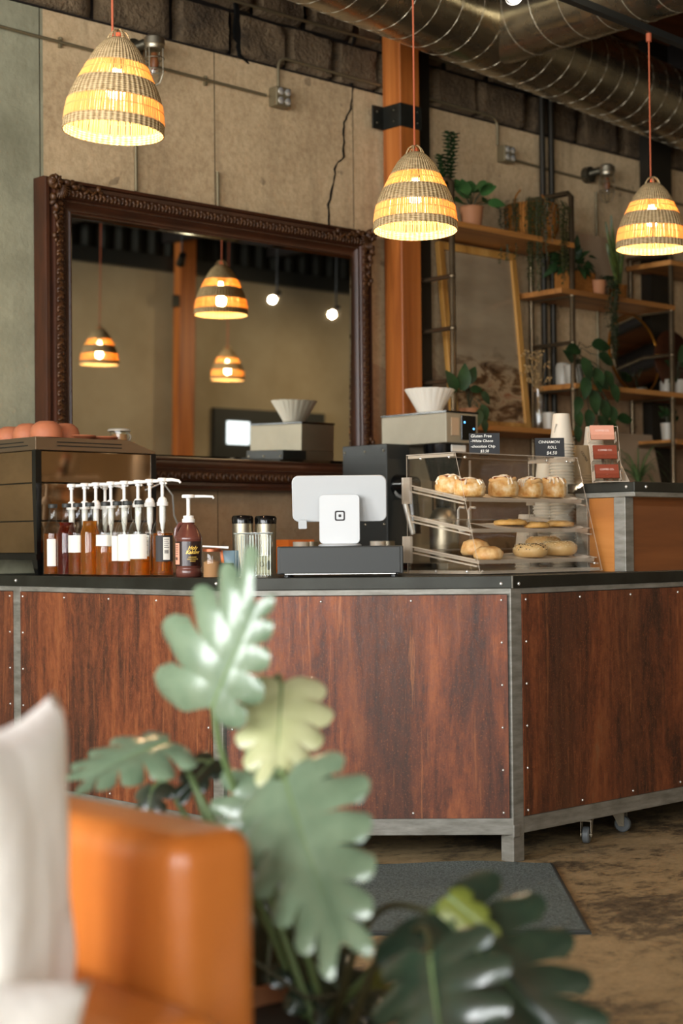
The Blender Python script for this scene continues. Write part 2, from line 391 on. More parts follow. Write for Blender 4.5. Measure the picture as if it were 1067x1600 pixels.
def text(name, body, size, loc, R, m, parent=None, align='CENTER', ext=.0004, shear=0, bold=0, spc=1):
    cu = bpy.data.curves.new(name, 'FONT'); cu.body = body; cu.size = size; cu.align_x = align; cu.align_y = 'CENTER'; cu.extrude = ext; cu.shear = shear; cu.offset = bold; cu.space_line = spc
    cu.resolution_u = 3
    tmp = bpy.data.objects.new(name, cu); me = bpy.data.meshes.new_from_object(tmp); bpy.data.objects.remove(tmp)
    Mx = Matrix.Translation(Vector(loc)) @ R.to_4x4()
    if parent is not None: Mx = ROOT[parent.name].inverted() @ Mx
    me.transform(Mx); me.materials.clear(); me.materials.append(X[m])
    o = bpy.data.objects.new(name, me); C.objects.link(o)
    if parent is not None: o.parent = parent; ROOT[o.name] = ROOT[parent.name]
    return o
def trot(xd, upd):   # text plane: x along xd, y along upd
    xd = Vector(xd).normalized(); y = Vector(upd); y = (y-xd*y.dot(xd)).normalized(); z = xd.cross(y)
    return Matrix((xd, y, z)).transposed()
def arc(c, r, a0, a1, n, x=(1, 0, 0), y=(0, 0, 1)):
    c = Vector(c); x = Vector(x); y = Vector(y)
    return [c+x*r*math.cos(a0+(a1-a0)*i/n)+y*r*math.sin(a0+(a1-a0)*i/n) for i in range(n+1)]

MN = Vector((-.022, -1, -.017)).normalized(); MP = Vector((4.576, 5.634, 1.9))   # the hanging mirror's glass leans a touch forward
def mirr(p): return p-MN*(2*(p-MP).dot(MN))
def mray_v(x, y, v):   # where the line of sight through photo point x, y meets the plane v after the mirror
    r = ray(x, y); a = O+r*((MP-O).dot(MN)/r.dot(MN)); q = r-MN*(2*r.dot(MN)); return a+q*((v-a.y)/q.y)
# ------------------------------------------------------------------ the room
VW = 5.70; ZC = 3.95; U0 = -3.0; U1 = 14.5; V0 = -1.8; STZ = 3.25
struct('floor', MB().bmm((U0-.2, V0-.2, -.2), (U1+.2, VW+.3, 0)), 'floor')
m = MB().bmm((U0-.2, V0-.2, ZC), (U1+.2, VW+.3, ZC+.1)); struct('ceiling', m, 'ceil')
for i in range(14):
    u = U0+.6+i*1.3; struct('trim_%d' % (i+1), MB().bmm((u, V0, ZC-.22), (u+.09, VW, ZC)), 'joist')
struct('wall_back', MB().bmm((U0-.2, VW, 0), (U1+.2, VW+.25, STZ)), 'wall')
m = MB().bmm((U0-.2, VW+.06, STZ), (U1+.2, VW+.25, ZC)); m.bmm((U0-.2, VW, STZ-.004), (U1+.2, VW+.06, STZ+.006)); struct('wall_back_mortar', m, 'joist')
def stone_blocks():
    mb = MB(); u = 2.6; rr = random.Random(3); k = 0
    cuts = [2.75, 3.35, 3.98, 4.40, 4.73, 5.06, 5.36, 5.66, 6.05, 6.38, 6.80, 7.25, 7.62, 8.1, 8.6, 9.2]
    for r, (z0, z1) in enumerate(((STZ, 3.47), (3.485, 3.72), (3.735, 3.95))):
        off = (0, .13, .05)[r]
        for i in range(len(cuts)-1):
            a = cuts[i]+off+rr.uniform(.004, .016); b = cuts[i+1]+off-rr.uniform(.002, .014); y = VW-.0-rr.uniform(0, .012)
            mat_y = VW+.2
            def fn(s, t, a=a, b=b, z0=z0, z1=z1, y=y, i=i, r=r):
                e = min(s, 1-s, t, 1-t); px = a+(b-a)*s; pz = z0+(z1-z0)*t
                nz = noise.noise(Vector((px*9, pz*9, r*7.3)))*.010 + noise.noise(Vector((px*30, pz*30, 1)))*.004
                px += noise.noise(Vector((pz*14, i*3.1, r)))*.008*(1 if .05 < s < .95 or True else 0)
                pz += noise.noise(Vector((px*11, i*2.1+5, r)))*.007
                return Vector((px, y+nz+(.05 if e < .001 else .012 if e < .08 else 0), pz))
            mb.grid(fn, 12, 10)
    return mb
struct('wall_back_stone', stone_blocks(), 'stone', smooth=True, ang=60)
# crack and construction joints in the plaster
def crack(pts, w, name):
    vs = []; fs = []
    P = [atv(x, y, VW-.0005) for x, y in pts]; Q = []
    for a, b in zip(P, P[1:]):
        for k in range(4): t = k/4; p = a.lerp(b, t); p.x += random.uniform(-.005, .005); Q.append(p)
    Q.append(P[-1])
    for p in Q:
        ww = w*random.uniform(.4, 1.3); vs += [(p.x-ww, VW-.0015, p.z), (p.x+ww, VW-.0015, p.z), (p.x+ww, VW+.01, p.z), (p.x-ww, VW+.01, p.z)]
    for i in range(len(Q)-1): fs += [(4*i, 4*i+1, 4*i+5, 4*i+4), (4*i+1, 4*i+2, 4*i+6, 4*i+5), (4*i+3, 4*i, 4*i+4, 4*i+7)]
    struct(name, MB().add(vs, fs), 'blk')
crack([(552, 136), (548, 170), (538, 192), (537, 215), (537, 245), (524, 258), (522, 285), (513, 320), (514, 352)], .0065, 'trim_15')
crack([(556, 40), (552, 80), (550, 136)], .012, 'trim_16')
crack([(370, 5), (372, 60), (376, 88), (388, 100)], .016, 'trim_17')
for k, (x, w) in enumerate(((335, .0014), (551, .0014), (62, .0014))):
    p = atv(x, 200, VW); struct('trim_%d' % (18+k), MB().bmm((p.x-w, VW-.0012, 1.0), (p.x+w, VW+.01, STZ)), 'steeld')
# opposite wall (seen in the mirrors), end walls, windows with daylight
X['wall2'] = mat('plain plaster', '#b3a68c', .9, 0, var='#98896e', scale=1.2, bump=.1)
m = MB(); m.bmm((U0-.2, V0-.2, 0), (-2.7, V0, ZC)); m.bmm((.6, V0-.2, 0), (U1+.2, V0, ZC)); m.bmm((-2.7, V0-.2, 0), (.6, V0, .7)); m.bmm((-2.7, V0-.2, 3.3), (.6, V0, ZC)); struct('wall_front', m, 'wall2')
m = MB()
for x in (-2.67, -1.05, .57): m.bmm((x-.03, V0-.12, .7), (x+.03, V0-.06, 3.3))
for z in (.73, 2.0, 3.27): m.bmm((-2.7, V0-.12, z-.03), (.6, V0-.06, z+.03))
wf = struct('window_4', m, 'winframe'); MB().bmm((-2.7, V0-.10, .7), (.6, V0-.095, 3.3)).build('pane', 'acrylic', wf)
struct('wall_right', MB().bmm((U1, V0, 0), (U1+.2, VW, ZC)), 'wall2')
m = MB(); wins = [(-1.3, .5), (.9, 2.7), (3.1, 4.9)]
m.bmm((U0-.2, V0, 0), (U0, VW, .7)); m.bmm((U0-.2, V0, 3.3), (U0, VW, ZC)); ed = [V0]+[e for w in wins for e in w]+[VW]
for i in range(0, len(ed), 2): m.bmm((U0-.2, ed[i], .7), (U0, ed[i+1], 3.3))
struct('wall_left', m, 'wall2')
for i, (a, b) in enumerate(wins):
    m = MB(); c = (a+b)/2
    for y in (a+.03, c, b-.03): m.bmm((U0-.12, y-.03, .7), (U0-.06, y+.03, 3.3))
    for z in (.73, 2.0, 3.27): m.bmm((U0-.12, a, z-.03), (U0-.06, b, z+.03))
    w = struct('window_%d' % (i+1), m, 'winframe')
    g = MB().bmm((U0-.10, a, .7), (U0-.095, b, 3.3)).build('pane', 'acrylic', w)
def area(name, loc, d, sx, sy, power, col=(1, 1, 1), spread=180):
    l = bpy.data.lights.new(name, 'AREA'); l.shape = 'RECTANGLE'; l.size = sx; l.size_y = sy; l.energy = power; l.color = col; l.spread = math.radians(spread)
    o = bpy.data.objects.new(name, l); C.objects.link(o); o.location = loc; o.rotation_euler = Vector(d).to_track_quat('-Z', 'Y').to_euler(); return o
for i, (a, b) in enumerate(wins): area('window_daylight', (U0-.18, (a+b)/2, 2.0), (1, 0, -.08), b-a, 2.6, 215, (.96, .98, 1.0))
area('window_daylight', (-1.05, V0-.18, 2.0), (0, 1, -.05), 3.3, 2.6, 135, (.93, .97, 1.0))
zt_ = mray_v(250, 402, V0).z
m = MB(); vs = []; n_ = 220
for i in range(n_):
    u = 4.0+10.4*i/n_; y = V0+.03+(.04 if (i//2) % 2 else 0); vs += [(u, y, zt_), (u, y, ZC)]
m.add(vs, [(2*i, 2*i+2, 2*i+3, 2*i+1) for i in range(n_-1)]); struct('wall_front_cladding', m, 'corr'); struct('trim_30', MB().bmm((4.0, V0, zt_-.14), (14.4, V0+.10, zt_)), 'blkm')
# dark door with a bright pane in the opposite wall
pd = mray_v(330, 637, V0); m = MB().bmm((pd.x, V0, 0), (pd.x+1.45, V0+.06, pd.z)); d = struct('door_1', m, 'blkm')
p1 = mray_v(349, 658, V0); p2 = mray_v(383, 695, V0); MB().bmm((p1.x, V0+.06, p2.z), (p2.x, V0+.07, p1.z)).build('pane', 'screen', d)
# timber posts
def timber(name, label, p0, su, sv, z1, zb, group=None):
    t = thing(name, label, 'post', (p0[0]+su/2, p0[1]+sv/2, 0), 0, group)
    MB().bmm((p0[0], p0[1], 0), (p0[0]+su, p0[1]+sv, z1)).build('timber', 'fir', t, bevel=.006)
    b = MB(); e = .008; z0 = zb
    b.bmm((p0[0]-e, p0[1]-e, z0), (p0[0]+su+e, p0[1], z0+.115)); b.bmm((p0[0]-e, p0[1], z0), (p0[0], p0[1]+sv, z0+.115)); b.bmm((p0[0]+su, p0[1], z0), (p0[0]+su+e, p0[1]+sv, z0+.115))
    b.bmm((p0[0]-e-.07, p0[1]+sv-.012, z0), (p0[0]-e, p0[1]+sv-.002, z0+.115))
    br = b.build('bracket', 'black_steel', t, bevel=.003)
    q = MB()
    for zz in (z0+.03, z0+.085):
        q.ball((p0[0]+su*.82, p0[1]-e, zz), .007, 8, 6); q.ball((p0[0]-e, p0[1]+sv*.3, zz), .007, 8, 6); q.ball((p0[0]-.05, p0[1]+sv-.013, zz), .007, 8, 6)
    q.build('bolts', 'steeld', br, smooth=True); return t
pc = atv(627, 300, 5.55)
timber('timber_post', 'orange fir post with black bracket between mirror and shelving', (pc.x, 5.55), .136, .125, ZC, 3.06)
timber('timber_post', 'second orange timber post on the opposite wall, seen reflected inside the big mirror', (mray_v(285, 430, V0).x-.18, V0+.11), .19, .11, ZC, 3.1)
# ------------------------------------------------------------------ ducts
def duct():
    Q = atd(1000, 146, 8.75); d = Vector((math.cos(math.radians(7.3)), math.sin(math.radians(7.3)), 0)); R = .198
    t = thing('air_duct', 'big galvanised spiral air duct crossing the ceiling above the counter', 'duct', Q-d*4.4)
    a = Q-d*4.4; b = Q+d*3.6; n = 40
    MB().tube([a+(b-a)*(i/n) for i in range(n+1)], R, 48).build('duct_pipe', 'galv', t, smooth=True)
    s = d.cross(Vector((0, 0, 1))); pts = []; L = (b-a).length; pitch = .155; N = int(L/pitch*20)
    for i in range(N):
        x = L*i/N; th = 2*PI*x/pitch; pts.append(a+d*x+(s*math.cos(th)+Vector((0, 0, 1))*math.sin(th))*R)
    MB().tube(pts, .0030, 6).build('spiral_seam', 'seam', t, smooth=True)
    # branch
    j = Q-d*1.44; j2 = Vector((j.x, j.y-2.8, j.z+.015)); r2 = .178
    br = MB(); br.tube([j+(j2-j)*(i/12) for i in range(13)], r2, 40); bo = br.build('branch_pipe', 'galv', t, smooth=True)
    pts = []; L2 = 2.5; N = int(L2/pitch*20); dd = (j2-j).normalized(); sx = Vector((1, 0, 0))
    for i in range(N):
        x = .22+(L2-.22)*i/N; th = 2*PI*x/pitch; pts.append(j+dd*x+(sx*math.cos(th)+Vector((0, 0, 1))*math.sin(th))*r2)
    MB().tube(pts, .0028, 6).build('spiral_seam', 'seam', t, smooth=True)
    m = MB()
    for k in (1.4,): m.tube([j+dd*k, j+dd*(k+.02)], r2+.008, 40)
    m.bar(j+dd*.1+Vector((r2*.75, 0, -r2*.72)), j2+Vector((r2*.75, 0, -r2*.72)), .012, .012)
    m.build('joint_collar', 'galv', t, smooth=True)
    st = MB()
    for x in (1.0, 3.1, 5.2): p = a+d*x; st.tube([p+Vector((0, 0, R)), Vector((p.x, p.y, ZC))], .006, 6)
    st.build('hanger', 'steeld', t)
duct()
# ------------------------------------------------------------------ tracks and spot lamps
t = thing('light_track', 'black light track running over the bar, pendant cords hang from it', 'track', (4.6, 4.05, 3.185))
MB().bar((1.0, 3.853, 3.20), (8.6, 4.27, 3.20), .036, .03).build('rail', 'blkm', t)
m = MB()
for u in (1.5, 3.4, 4.8, 6.6, 8.4): m.tube([(u, 4.05+(u-4.6)*.055, 3.21), (u, 4.05+(u-4.6)*.055, ZC)], .006, 6)
m.build('hanger', 'blk', t)
t = thing('light_track', 'black light track along the opposite wall, seen reflected in the big mirror', 'track', (8.5, 1.0, 3.32))
MB().bmm((5.5, .98, 3.30), (12.0, 1.02, 3.34)).build('rail', 'blkm', t)
m = MB()
for u in (6, 8, 10, 11.8): m.tube([(u, 1.0, 3.33), (u, 1.0, ZC)], .006, 6)
m.build('hanger', 'blk', t)
def spotlamp(label, p, d, ztop, energy, lens='spot'):
    p = Vector(p); d = Vector(d).normalized(); t = thing('track_spotlight', label, 'spotlight', p, 0, 'track spotlights')
    R = rotm(d.cross(Vector((0.3, .2, 1))), d)
    MB().lathe([(.0, -.13), (.028, -.13), (.032, -.02), (.036, 0), (.033, 0), (.03, -.012), (0, -.012)], 20, p, R).build('lamp_head', 'blk', t, smooth=True)
    MB().lathe([(0, -.004), (.024, -.004), (.024, -.010)], 20, p, R).build('lens', lens, t)
    MB().tube([p-d*.09, p-d*.09+Vector((0, 0, .03)), (p.x-d.x*.09, p.y-d.y*.09, ztop)], .008, 8).build('arm', 'blk', t)
    l = bpy.data.lights.new('spot_beam', 'SPOT'); l.energy = energy; l.color = (1, .78, .5); l.spot_size = math.radians(75); l.spot_blend = .8; l.shadow_soft_size = .03
    o = bpy.data.objects.new('spot_beam', l); C.objects.link(o); o.location = p+d*.02; o.rotation_euler = d.to_track_quat('-Z', 'Y').to_euler()
p = atv(803, 1, 4.05)
spotlamp('black track spotlight glowing at the top edge in front of the branch duct', (p.x, p.y, p.z+.01), (-.35, -.5, -.8), 3.19, 12, 'spotb')
spotlamp('left of two glowing spotlights reflected in the big mirror', mray_v(427, 467, 1.0), (-.8, .45, -.5), 3.30, 30)
spotlamp('right of two glowing spotlights reflected in the big mirror', mray_v(520, 490, 1.0), (-.8, .45, -.5), 3.30, 30)
for k, u in enumerate((6.3, 7.6, 11.2, 11.9)): spotlamp('added unseen spotlight aimed at the opposite wall, %s along its track' % ('nearest the counter end', 'second', 'third', 'furthest')[k], (u, 1.0, 3.07), (.0 if k in (0, 3) else (.5 if k == 1 else -.4), -1, -.45), 3.30, 60)  # unseen lamps added to brighten the opposite wall for the mirror's reflection
# ------------------------------------------------------------------ wicker pendants
def pendant_proto():
    t = thing('pendant_lamp', 'x', 'pendant lamp', (0, 0, 0))
    prof = [(.150, 0), (.1495, .01), (.148, .03), (.1445, .06), (.140, .087), (.132, .115), (.121, .14), (.112, .155), (.102, .175), (.090, .20), (.078, .225), (.062, .25), (.042, .272), (.026, .282)]
    def rad(z):
        for (r0_, z0), (r1, z1) in zip(prof, prof[1:]):
            if z0 <= z <= z1: return r0_+(r1-r0_)*(z-z0)/(z1-z0)
        return .026
    for (z0, z1) in ((0, .030), (.087, .150), (.198, .282)):
        n = max(3, int((z1-z0)/.008)); zs = [z0+(z1-z0)*i/n for i in range(n+1)]
        pr = [(rad(z)+.0015, z) for z in zs]+[(rad(z)-.002, z) for z in reversed(zs)]; pr.append(pr[0])
        MB().lathe(pr, 64, cap=False).build('woven_band', 'wick_dense', t, smooth=True)
    for (z0, z1) in ((.028, .089), (.148, .20)):
        m = MB(); N = 118
        for i in range(N):
            a = 2*PI*i/N+random.uniform(-.012, .012); da = random.uniform(-.012, .012); pts = []
            for k in range(4):
                z = z0+(z1-z0)*k/3; r = rad(z); aa = a+da*k/3; pts.append((r*math.cos(aa), r*math.sin(aa), z))
            wr = .0030*(rad((z0+z1)/2)/.13)
            m.tube(pts, random.uniform(.85, 1.1)*wr, 5)
        zm = (z0+z1)/2+.003; m.tube([((rad(zm)+.002)*math.cos(2*PI*i/48), (rad(zm)+.002)*math.sin(2*PI*i/48), zm) for i in range(48)], .0016, 5, closed=True)
        m.build('open_band', 'straw', t, smooth=True)
    m = MB()
    for a in (.2, 1.3, 2.4):
        ca, sa = math.cos(a), math.sin(a); m.tube([(ca*.034*math.cos(q), sa*.034*math.cos(q), .268+.042*math.sin(q)) for q in [PI*i/12 for i in range(13)]], .0028, 6)
    m.build('wicker_loop', 'wick_dense', t, smooth=True)
    MB().tube([(0, 0, .30), (0, 0, .235)], .010, 10).build('cord_knot', 'cord', t, smooth=True)
    s = MB().lathe([(0, .245), (.018, .245), (.02, .235), (.02, .19), (0, .19)], 16).build('socket', 'blkm', t, smooth=True)
    MB().lathe([(0, .19), (.013, .188), (.018, .165), (.029, .14), (.030, .125), (.020, .105), (0, .098)], 16).build('bulb', 'bulb', t, smooth=True)
    return t
PP = pendant_proto()
pend = [((177, 208), None, 3.955, 3.19, 'wicker pendant lamp hanging highest at the top left, near the mirror', .08, 1),
        ((649, 361), None, 4.02, 3.19, 'wicker pendant lamp hanging in front of the orange timber post', .06, 1),
        ((1018, 390), None, 4.11, 3.19, 'wicker pendant lamp at the right edge beside the plant shelves', -.03, 1),
        (None, mirr(atd(355, 594, 14.6)), 0, ZC, 'small wicker pendant lamp reflected low in the middle of the big mirror', 0, 1),
        (None, mirr(atd(155, 570, 12.7)), 0, ZC, 'wicker pendant lamp reflected at the left side of the big mirror', 0, 1)]
PL = [PP]+[tree_copy(PP) for _ in pend[1:]]
for i, (px, w, v, zt, lab, tl, sc) in enumerate(pend):
    p = atv(px[0], px[1], v) if px else Vector(w)
    o = PL[i]; o.location = p; o['label'] = lab; o['group'] = 'wicker pendant lamps'
    o.rotation_euler = (tl*.5, tl*.6, i*1.3)
    ROOT[o.name] = Matrix.Translation(p)
    cd = MB().tube([(p.x, p.y, p.z+.24), (p.x, p.y, zt)], .0035, 6); cd.tube([(p.x, p.y, zt), (p.x, p.y, zt-.04)], .012, 10)
    c_ = cd.build('cord', 'cord', o, smooth=True); 
    c_.matrix_parent_inverse = o.rotation_euler.to_matrix().to_4x4().inverted()
    l = bpy.data.lights.new('pendant_glow', 'POINT'); l.energy = 5.5; l.color = (1, .67, .38); l.shadow_soft_size = .03
    q = bpy.data.objects.new('pendant_glow', l); C.objects.link(q); q.location = (p.x, p.y, p.z+.08)

# ------------------------------------------------------------------ mirror
def big_mirror():
    u0_, u1_, z0, z1 = 3.648, 5.505, 1.262, 2.532; yb = VW-.005; yf = 5.62
    t = thing('wall_mirror', 'large mirror in a dark carved wooden frame hanging behind the bar', 'mirror', ((u0_+u1_)/2, yb, z0))
    # profile: (inset, y)
    prof = [(0, yb), (0, yf+.0), (.004, yf-.012), (.016, yf-.016), (.020, yf-.004), (.034, yf-.002), (.040, yf-.022), (.062, yf-.030), (.080, yf-.020), (.085, yf-.008), (.092, yf-.010), (.098, yf-.002), (.118, yf+.010), (.126, yf+.012), (.132, yf+.006), (.137, yf+.006), (.137, yb)]
    m = MB(); n = len(prof)
    for o_, y in prof:
        m.v += [Vector((u0_+o_, y, z0+o_)), Vector((u1_-o_, y, z0+o_)), Vector((u1_-o_, y, z1-o_)), Vector((u0_+o_, y, z1-o_))]
    for i in range(n-1):
        for k in range(4): m.f.append((4*i+k, 4*i+(k+1) % 4, 4*i+4+(k+1) % 4, 4*i+4+k)); m.mi.append(0)
    fr = m.build('frame', 'mahog', t, smooth=True, ang=35)
    # carved leaf band + bead rows, around all four sides
    c = MB(); b = MB(); rr = random.Random(5)
    def side(a, d, L, inw):
        k = int(L/.019)
        for i in range(k):
            p = a+d*(L*(i+.5)/k); R = rotm(d, (0, -1, 0))
            R2 = R @ Matrix.Rotation(.6 if i % 2 else -.35, 3, 'Z')
            c.ball(p+inw*.061+Vector((0, yf-.026, 0)), (.0085, .021, .008), 8, 5, R2)
            c.ball(p+inw*(.050+.02*(i % 2))+Vector((0, yf-.027, 0)), (.010, .008, .007), 6, 4, R2)
        k = int(L/.009)
        for i in range(k):
            p = a+d*(L*(i+.5)/k); b.ball(p+inw*.0925+Vector((0, yf-.011, 0)), (.0036, .0036, .0036), 5, 4)
    ux = Vector((1, 0, 0)); uz = Vector((0, 0, 1))
    side(Vector((u0_+.06, 0, z1)), ux, u1_-u0_-.12, -uz); side(Vector((u0_+.06, 0, z0)), ux, u1_-u0_-.12, uz)
    side(Vector((u0_, 0, z0+.06)), uz, z1-z0-.12, ux); side(Vector((u1_, 0, z0+.06)), uz, z1-z0-.12, -ux)
    c.build('carved_band', 'carve', fr, smooth=True, ang=180); b.build('bead_row', 'carve', fr, smooth=True, ang=180)
    for cu, cz, sx, sz in ((u0_, z1, 1, -1), (u1_, z1, -1, -1), (u0_, z0, 1, 1), (u1_, z0, -1, 1)):
        k = MB(); o = Vector((cu+sx*.045, yf-.03, cz+sz*.045))
        for j in range(9):   # shell fan toward the glass
            a = math.radians(-12+j*14.3); dv = Vector((sx*math.cos(a), 0, sz*math.sin(a)))
            k.ball(o+dv*.032+Vector((0, -.012, 0)), (.024, .0055, .012), 8, 6, rotm(dv, (0, -1, 0)))
        k.ball(o+Vector((-sx*.014, -.008, -sz*.018)), (.036, .018, .032), 12, 8)
        for q in range(7):
            a = q*.9; dv = Vector((math.cos(a), 0, math.sin(a))); k.ball(o+Vector((-sx*.014, -.020, -sz*.018))+dv*.016, (.017, .007, .010), 8, 6, rotm(dv, (0, -1, 0)))
        for dv, pv in ((Vector((sx, 0, 0)), Vector((0, 0, -sz))), (Vector((0, 0, sz)), Vector((-sx, 0, 0)))):
            for j in range(8):
                s_ = 1-j/9; dj = dv+pv*(.8 if j % 2 else -.4); k.ball(o+dv*(.045+j*.019)+pv*(.022-.004*j+.006*math.sin(j*2.2))+Vector((0, -.006, 0)), (.020, .010*s_+.004, .012*s_+.003), 8, 6, rotm(dj, (0, -1, 0)))
            k.ball(o+dv*.20+pv*.016+Vector((0, -.004, 0)), (.011, .012, .014), 8, 6)
            k.ball(o+dv*.215+pv*.006, (.014, .008, .007), 8, 6, rotm(dv, (0, -1, 0)))
        k.build('corner_ornament', 'carve', fr, smooth=True, ang=180)
    i0 = .137; w = .014; y = yf+.014
    ym = lambda u, z: MP.y-((u-MP.x)*MN.x+(z-MP.z)*MN.z)/MN.y
    g = MB(); g.add([(a, ym(a, b_), b_) for a, b_ in ((u0_+i0+w, z0+i0+w), (u1_-i0-w, z0+i0+w), (u1_-i0-w, z1-i0-w), (u0_+i0+w, z1-i0-w))], [(0, 1, 2, 3)]); g.build('mirror_glass', 'mirror', t, fixn=False)
    g = MB(); A = [(u0_+i0, z0+i0), (u1_-i0, z0+i0), (u1_-i0, z1-i0), (u0_+i0, z1-i0)]; B = [(u0_+i0+w, z0+i0+w), (u1_-i0-w, z0+i0+w), (u1_-i0-w, z1-i0-w), (u0_+i0+w, z1-i0-w)]
    g.add([(a, ym(a, b_)+.003, b_) for a, b_ in A]+[(a, ym(a, b_), b_) for a, b_ in B], [(k, (k+1) % 4, 4+(k+1) % 4, 4+k) for k in range(4)]); g.build('bevelled_edge', 'bevel', t, fixn=False)
big_mirror()
# ------------------------------------------------------------------ conduits, boxes, cage lamps
def wallpts(*pp, off=.02): return [Vector((p[0], VW-off, p[1])) for p in pp]
def wpx(x, y, off=.02): p = atv(x, y, VW-off); return p
def conduit(label, pts, r, m='conduit', straps=()):
    mb = MB(); mb.tube(pts, r, 10); c = sum(pts, Vector())/len(pts)
    for (u, z) in straps: mb.box((u, VW-.008, z), (.012, .016, r*2+.03)); mb.ball((u, VW-.016, z+r+.009), .005, 6, 5)
    return one('conduit', label, 'conduit', mb, m, base=pts[0], smooth=True)
def bend(a, b, c, r, n=6):
    a, b, c = Vector(a), Vector(b), Vector(c); p = b+(a-b).normalized()*r; q = b+(c-b).normalized()*r
    return [a]+[p.lerp(b, t).lerp(b.lerp(q, t), t) for t in [i/n for i in range(n+1)]]+[c]
Y = VW-.02
def V3(u, z): return Vector((u, Y, z))
conduit('long grey conduit high on the wall from the left edge to the silver junction box', [V3(2.9, 3.135), V3(3.6, 3.12), V3(4.9, 3.10)], .0065, straps=((3.78, 3.12), (4.55, 3.105)))
conduit('thin conduit running above the first along the stone blocks left of the post', [V3(2.9, 3.50), V3(5.64, 3.50)], .0075)
b = bend(V3(4.975, 3.14), V3(4.975, 3.295), V3(5.64, 3.285), .06)
conduit('bent conduit rising from the silver junction box toward the timber post', b, .0075)
conduit('conduit right of the post running under the duct', [V3(5.85, 3.50), V3(8.4, 3.47)], .0075)
b = bend(V3(5.85, 3.285), V3(6.52, 3.275), V3(6.52, 3.13), .06)
conduit('bent conduit right of the post turning down to the grey junction box', b, .0075)
conduit('conduit running right of the grey junction box to the wall lantern', [V3(6.62, 3.07), V3(7.35, 3.055)], .0065)
conduit('conduit continuing right past the second wall lantern', [V3(7.45, 3.05), V3(9.0, 3.03)], .0065)
conduit('vertical conduit under the left wall lantern down to the mirror frame', [V3(4.155, 3.09), V3(4.155, 2.55)], .008)
conduit('vertical conduit dropping from the right wall lantern behind the shelves', [V3(7.36, 3.0), V3(7.36, 1.0)], .0075)
conduit('thin vertical conduit stub above the middle of the mirror frame', [V3(4.607, 2.70), V3(4.607, 2.52)], .008)
for x, lab in ((844, 'left of two dark vertical pipes above the basket'), (858, 'right of two dark vertical pipes above the basket')):
    p = wpx(x, 250); one('wall_pipe', lab, 'pipe', MB().tube([(p.x, VW-.035, 0.9), (p.x, VW-.035, ZC)], .017, 12), 'conduitd', smooth=True)
one('steel_column', 'dark steel column against the wall just right of the timber post', 'column', MB().bmm((5.885, VW-.05, 0), (5.965, VW, ZC)), 'conduitd')
one('steel_column', 'dark steel column at the far right behind the pendant', 'column', MB().bmm((7.80, VW-.07, 0), (8.02, VW, ZC)), 'conduitd')
def jbox(label, u, z, s=.085):
    t = thing('junction_box', label, 'electrical box', (u, VW, z-s/2))
    MB().box((u, VW-.03, z), (s, .06, s)).build('box', 'conduit', t, bevel=.006)
    for i, (a, b_) in enumerate(((-1, -1), (1, -1), (-1, 1), (1, 1))):
        MB().lathe([(0, 0), (.0165, 0), (.017, .006), (.013, .009), (0, .009)], 14, (u+a*s*.24, VW-.06, z+b_*s*.24), rotm((1, 0, 0), (0, -1, 0))).build('knockout', 'chrome', t, smooth=True)
jbox('silver junction box with four round knockouts above the mirror', 4.975, 3.10, .09)
jbox('grey junction box on the wall right of the timber post', 6.575, 3.085, .085)
def cage_lamp(label, u, z):
    t = thing('wall_lantern', label, 'wall lamp', (u, VW, z)); y = VW-.11
    m = MB(); m.tube([(u-.05, VW, z+.03), (u-.05, VW-.04, z+.03)], .045, 16); m.tube([(u-.05, VW-.03, z+.035), (u-.03, y+.03, z+.045), (u, y, z+.05)], .022, 10)
    m.build('mount', 'steeld', t, smooth=True)
    MB().lathe([(0, .062), (.03, .06), (.045, .048), (.047, .02), (.043, .015), (.043, 0), (0, 0)], 20, (u, y, z+.02)).build('cap', 'brushed', t, smooth=True)
    MB().lathe([(.033, .02), (.034, -.06), (.03, -.10), (.018, -.118), (0, -.122)], 18, (u, y, z)).build('glass_globe', 'glass', t, smooth=True)
    m = MB()
    for k in range(4):
        a = k*PI/2+.4; ca, sa = math.cos(a), math.sin(a); m.tube([(u+ca*.042, y+sa*.042, z+.02), (u+ca*.042, y+sa*.042, z-.09), (u+ca*.028, y+sa*.028, z-.125), (u, y, z-.136)], .003, 6)
    for zz in (-.02, -.07): m.tube([(u+.042*math.cos(2*PI*i/20), y+.042*math.sin(2*PI*i/20), z+zz) for i in range(20)], .003, 6, closed=True)
    m.build('wire_cage', 'brushed', t, smooth=True)
    MB().lathe([(0, .01), (.012, .005), (.02, -.04), (.012, -.065), (0, -.07)], 12, (u, y, z)).build('bulb', 'plyd', t, smooth=True)
p = atv(241, 92, VW-.11); cage_lamp('caged glass wall lantern just right of the highest pendant', p.x, p.z+.02)
p = atv(948, 285, VW-.11); cage_lamp('caged glass wall lantern above the plant shelves', p.x, p.z+.02)
# ------------------------------------------------------------------ bar counter
L1 = 3.304; V1 = 3.415; CA = Vector((3.304, 4.068, 0)); CB = Vector((3.957, 3.415, 0)); UE = 7.2; ZT = .914
dg = (CB-CA).normalized(); dn = Vector((-1, -1, 0)).normalized(); DL = (CB-CA).length
bc = thing('bar_counter', 'L shaped bar counter clad in rusted steel panels with black top and steel frame', 'counter', (3.957, 3.415, 0))
o_ = .006
tp = [(L1-o_, VW-.01), (L1-o_, 4.066), (3.956, V1-o_), (UE, V1-o_), (UE, 4.06), (4.16, 4.06), (3.90, 4.32), (3.90, VW-.01)]
MB().prism(tp, .874, ZT).build('countertop', 'black_steel', bc, bevel=.002)
m = MB()
m.box(CA+Vector((-.008, -.004, .894)), (.004, .004, .04)); m.box(CB+Vector((0, -.008, .894)), (.004, .004, .04)); m.build('edge_trim', 'steel', bc)
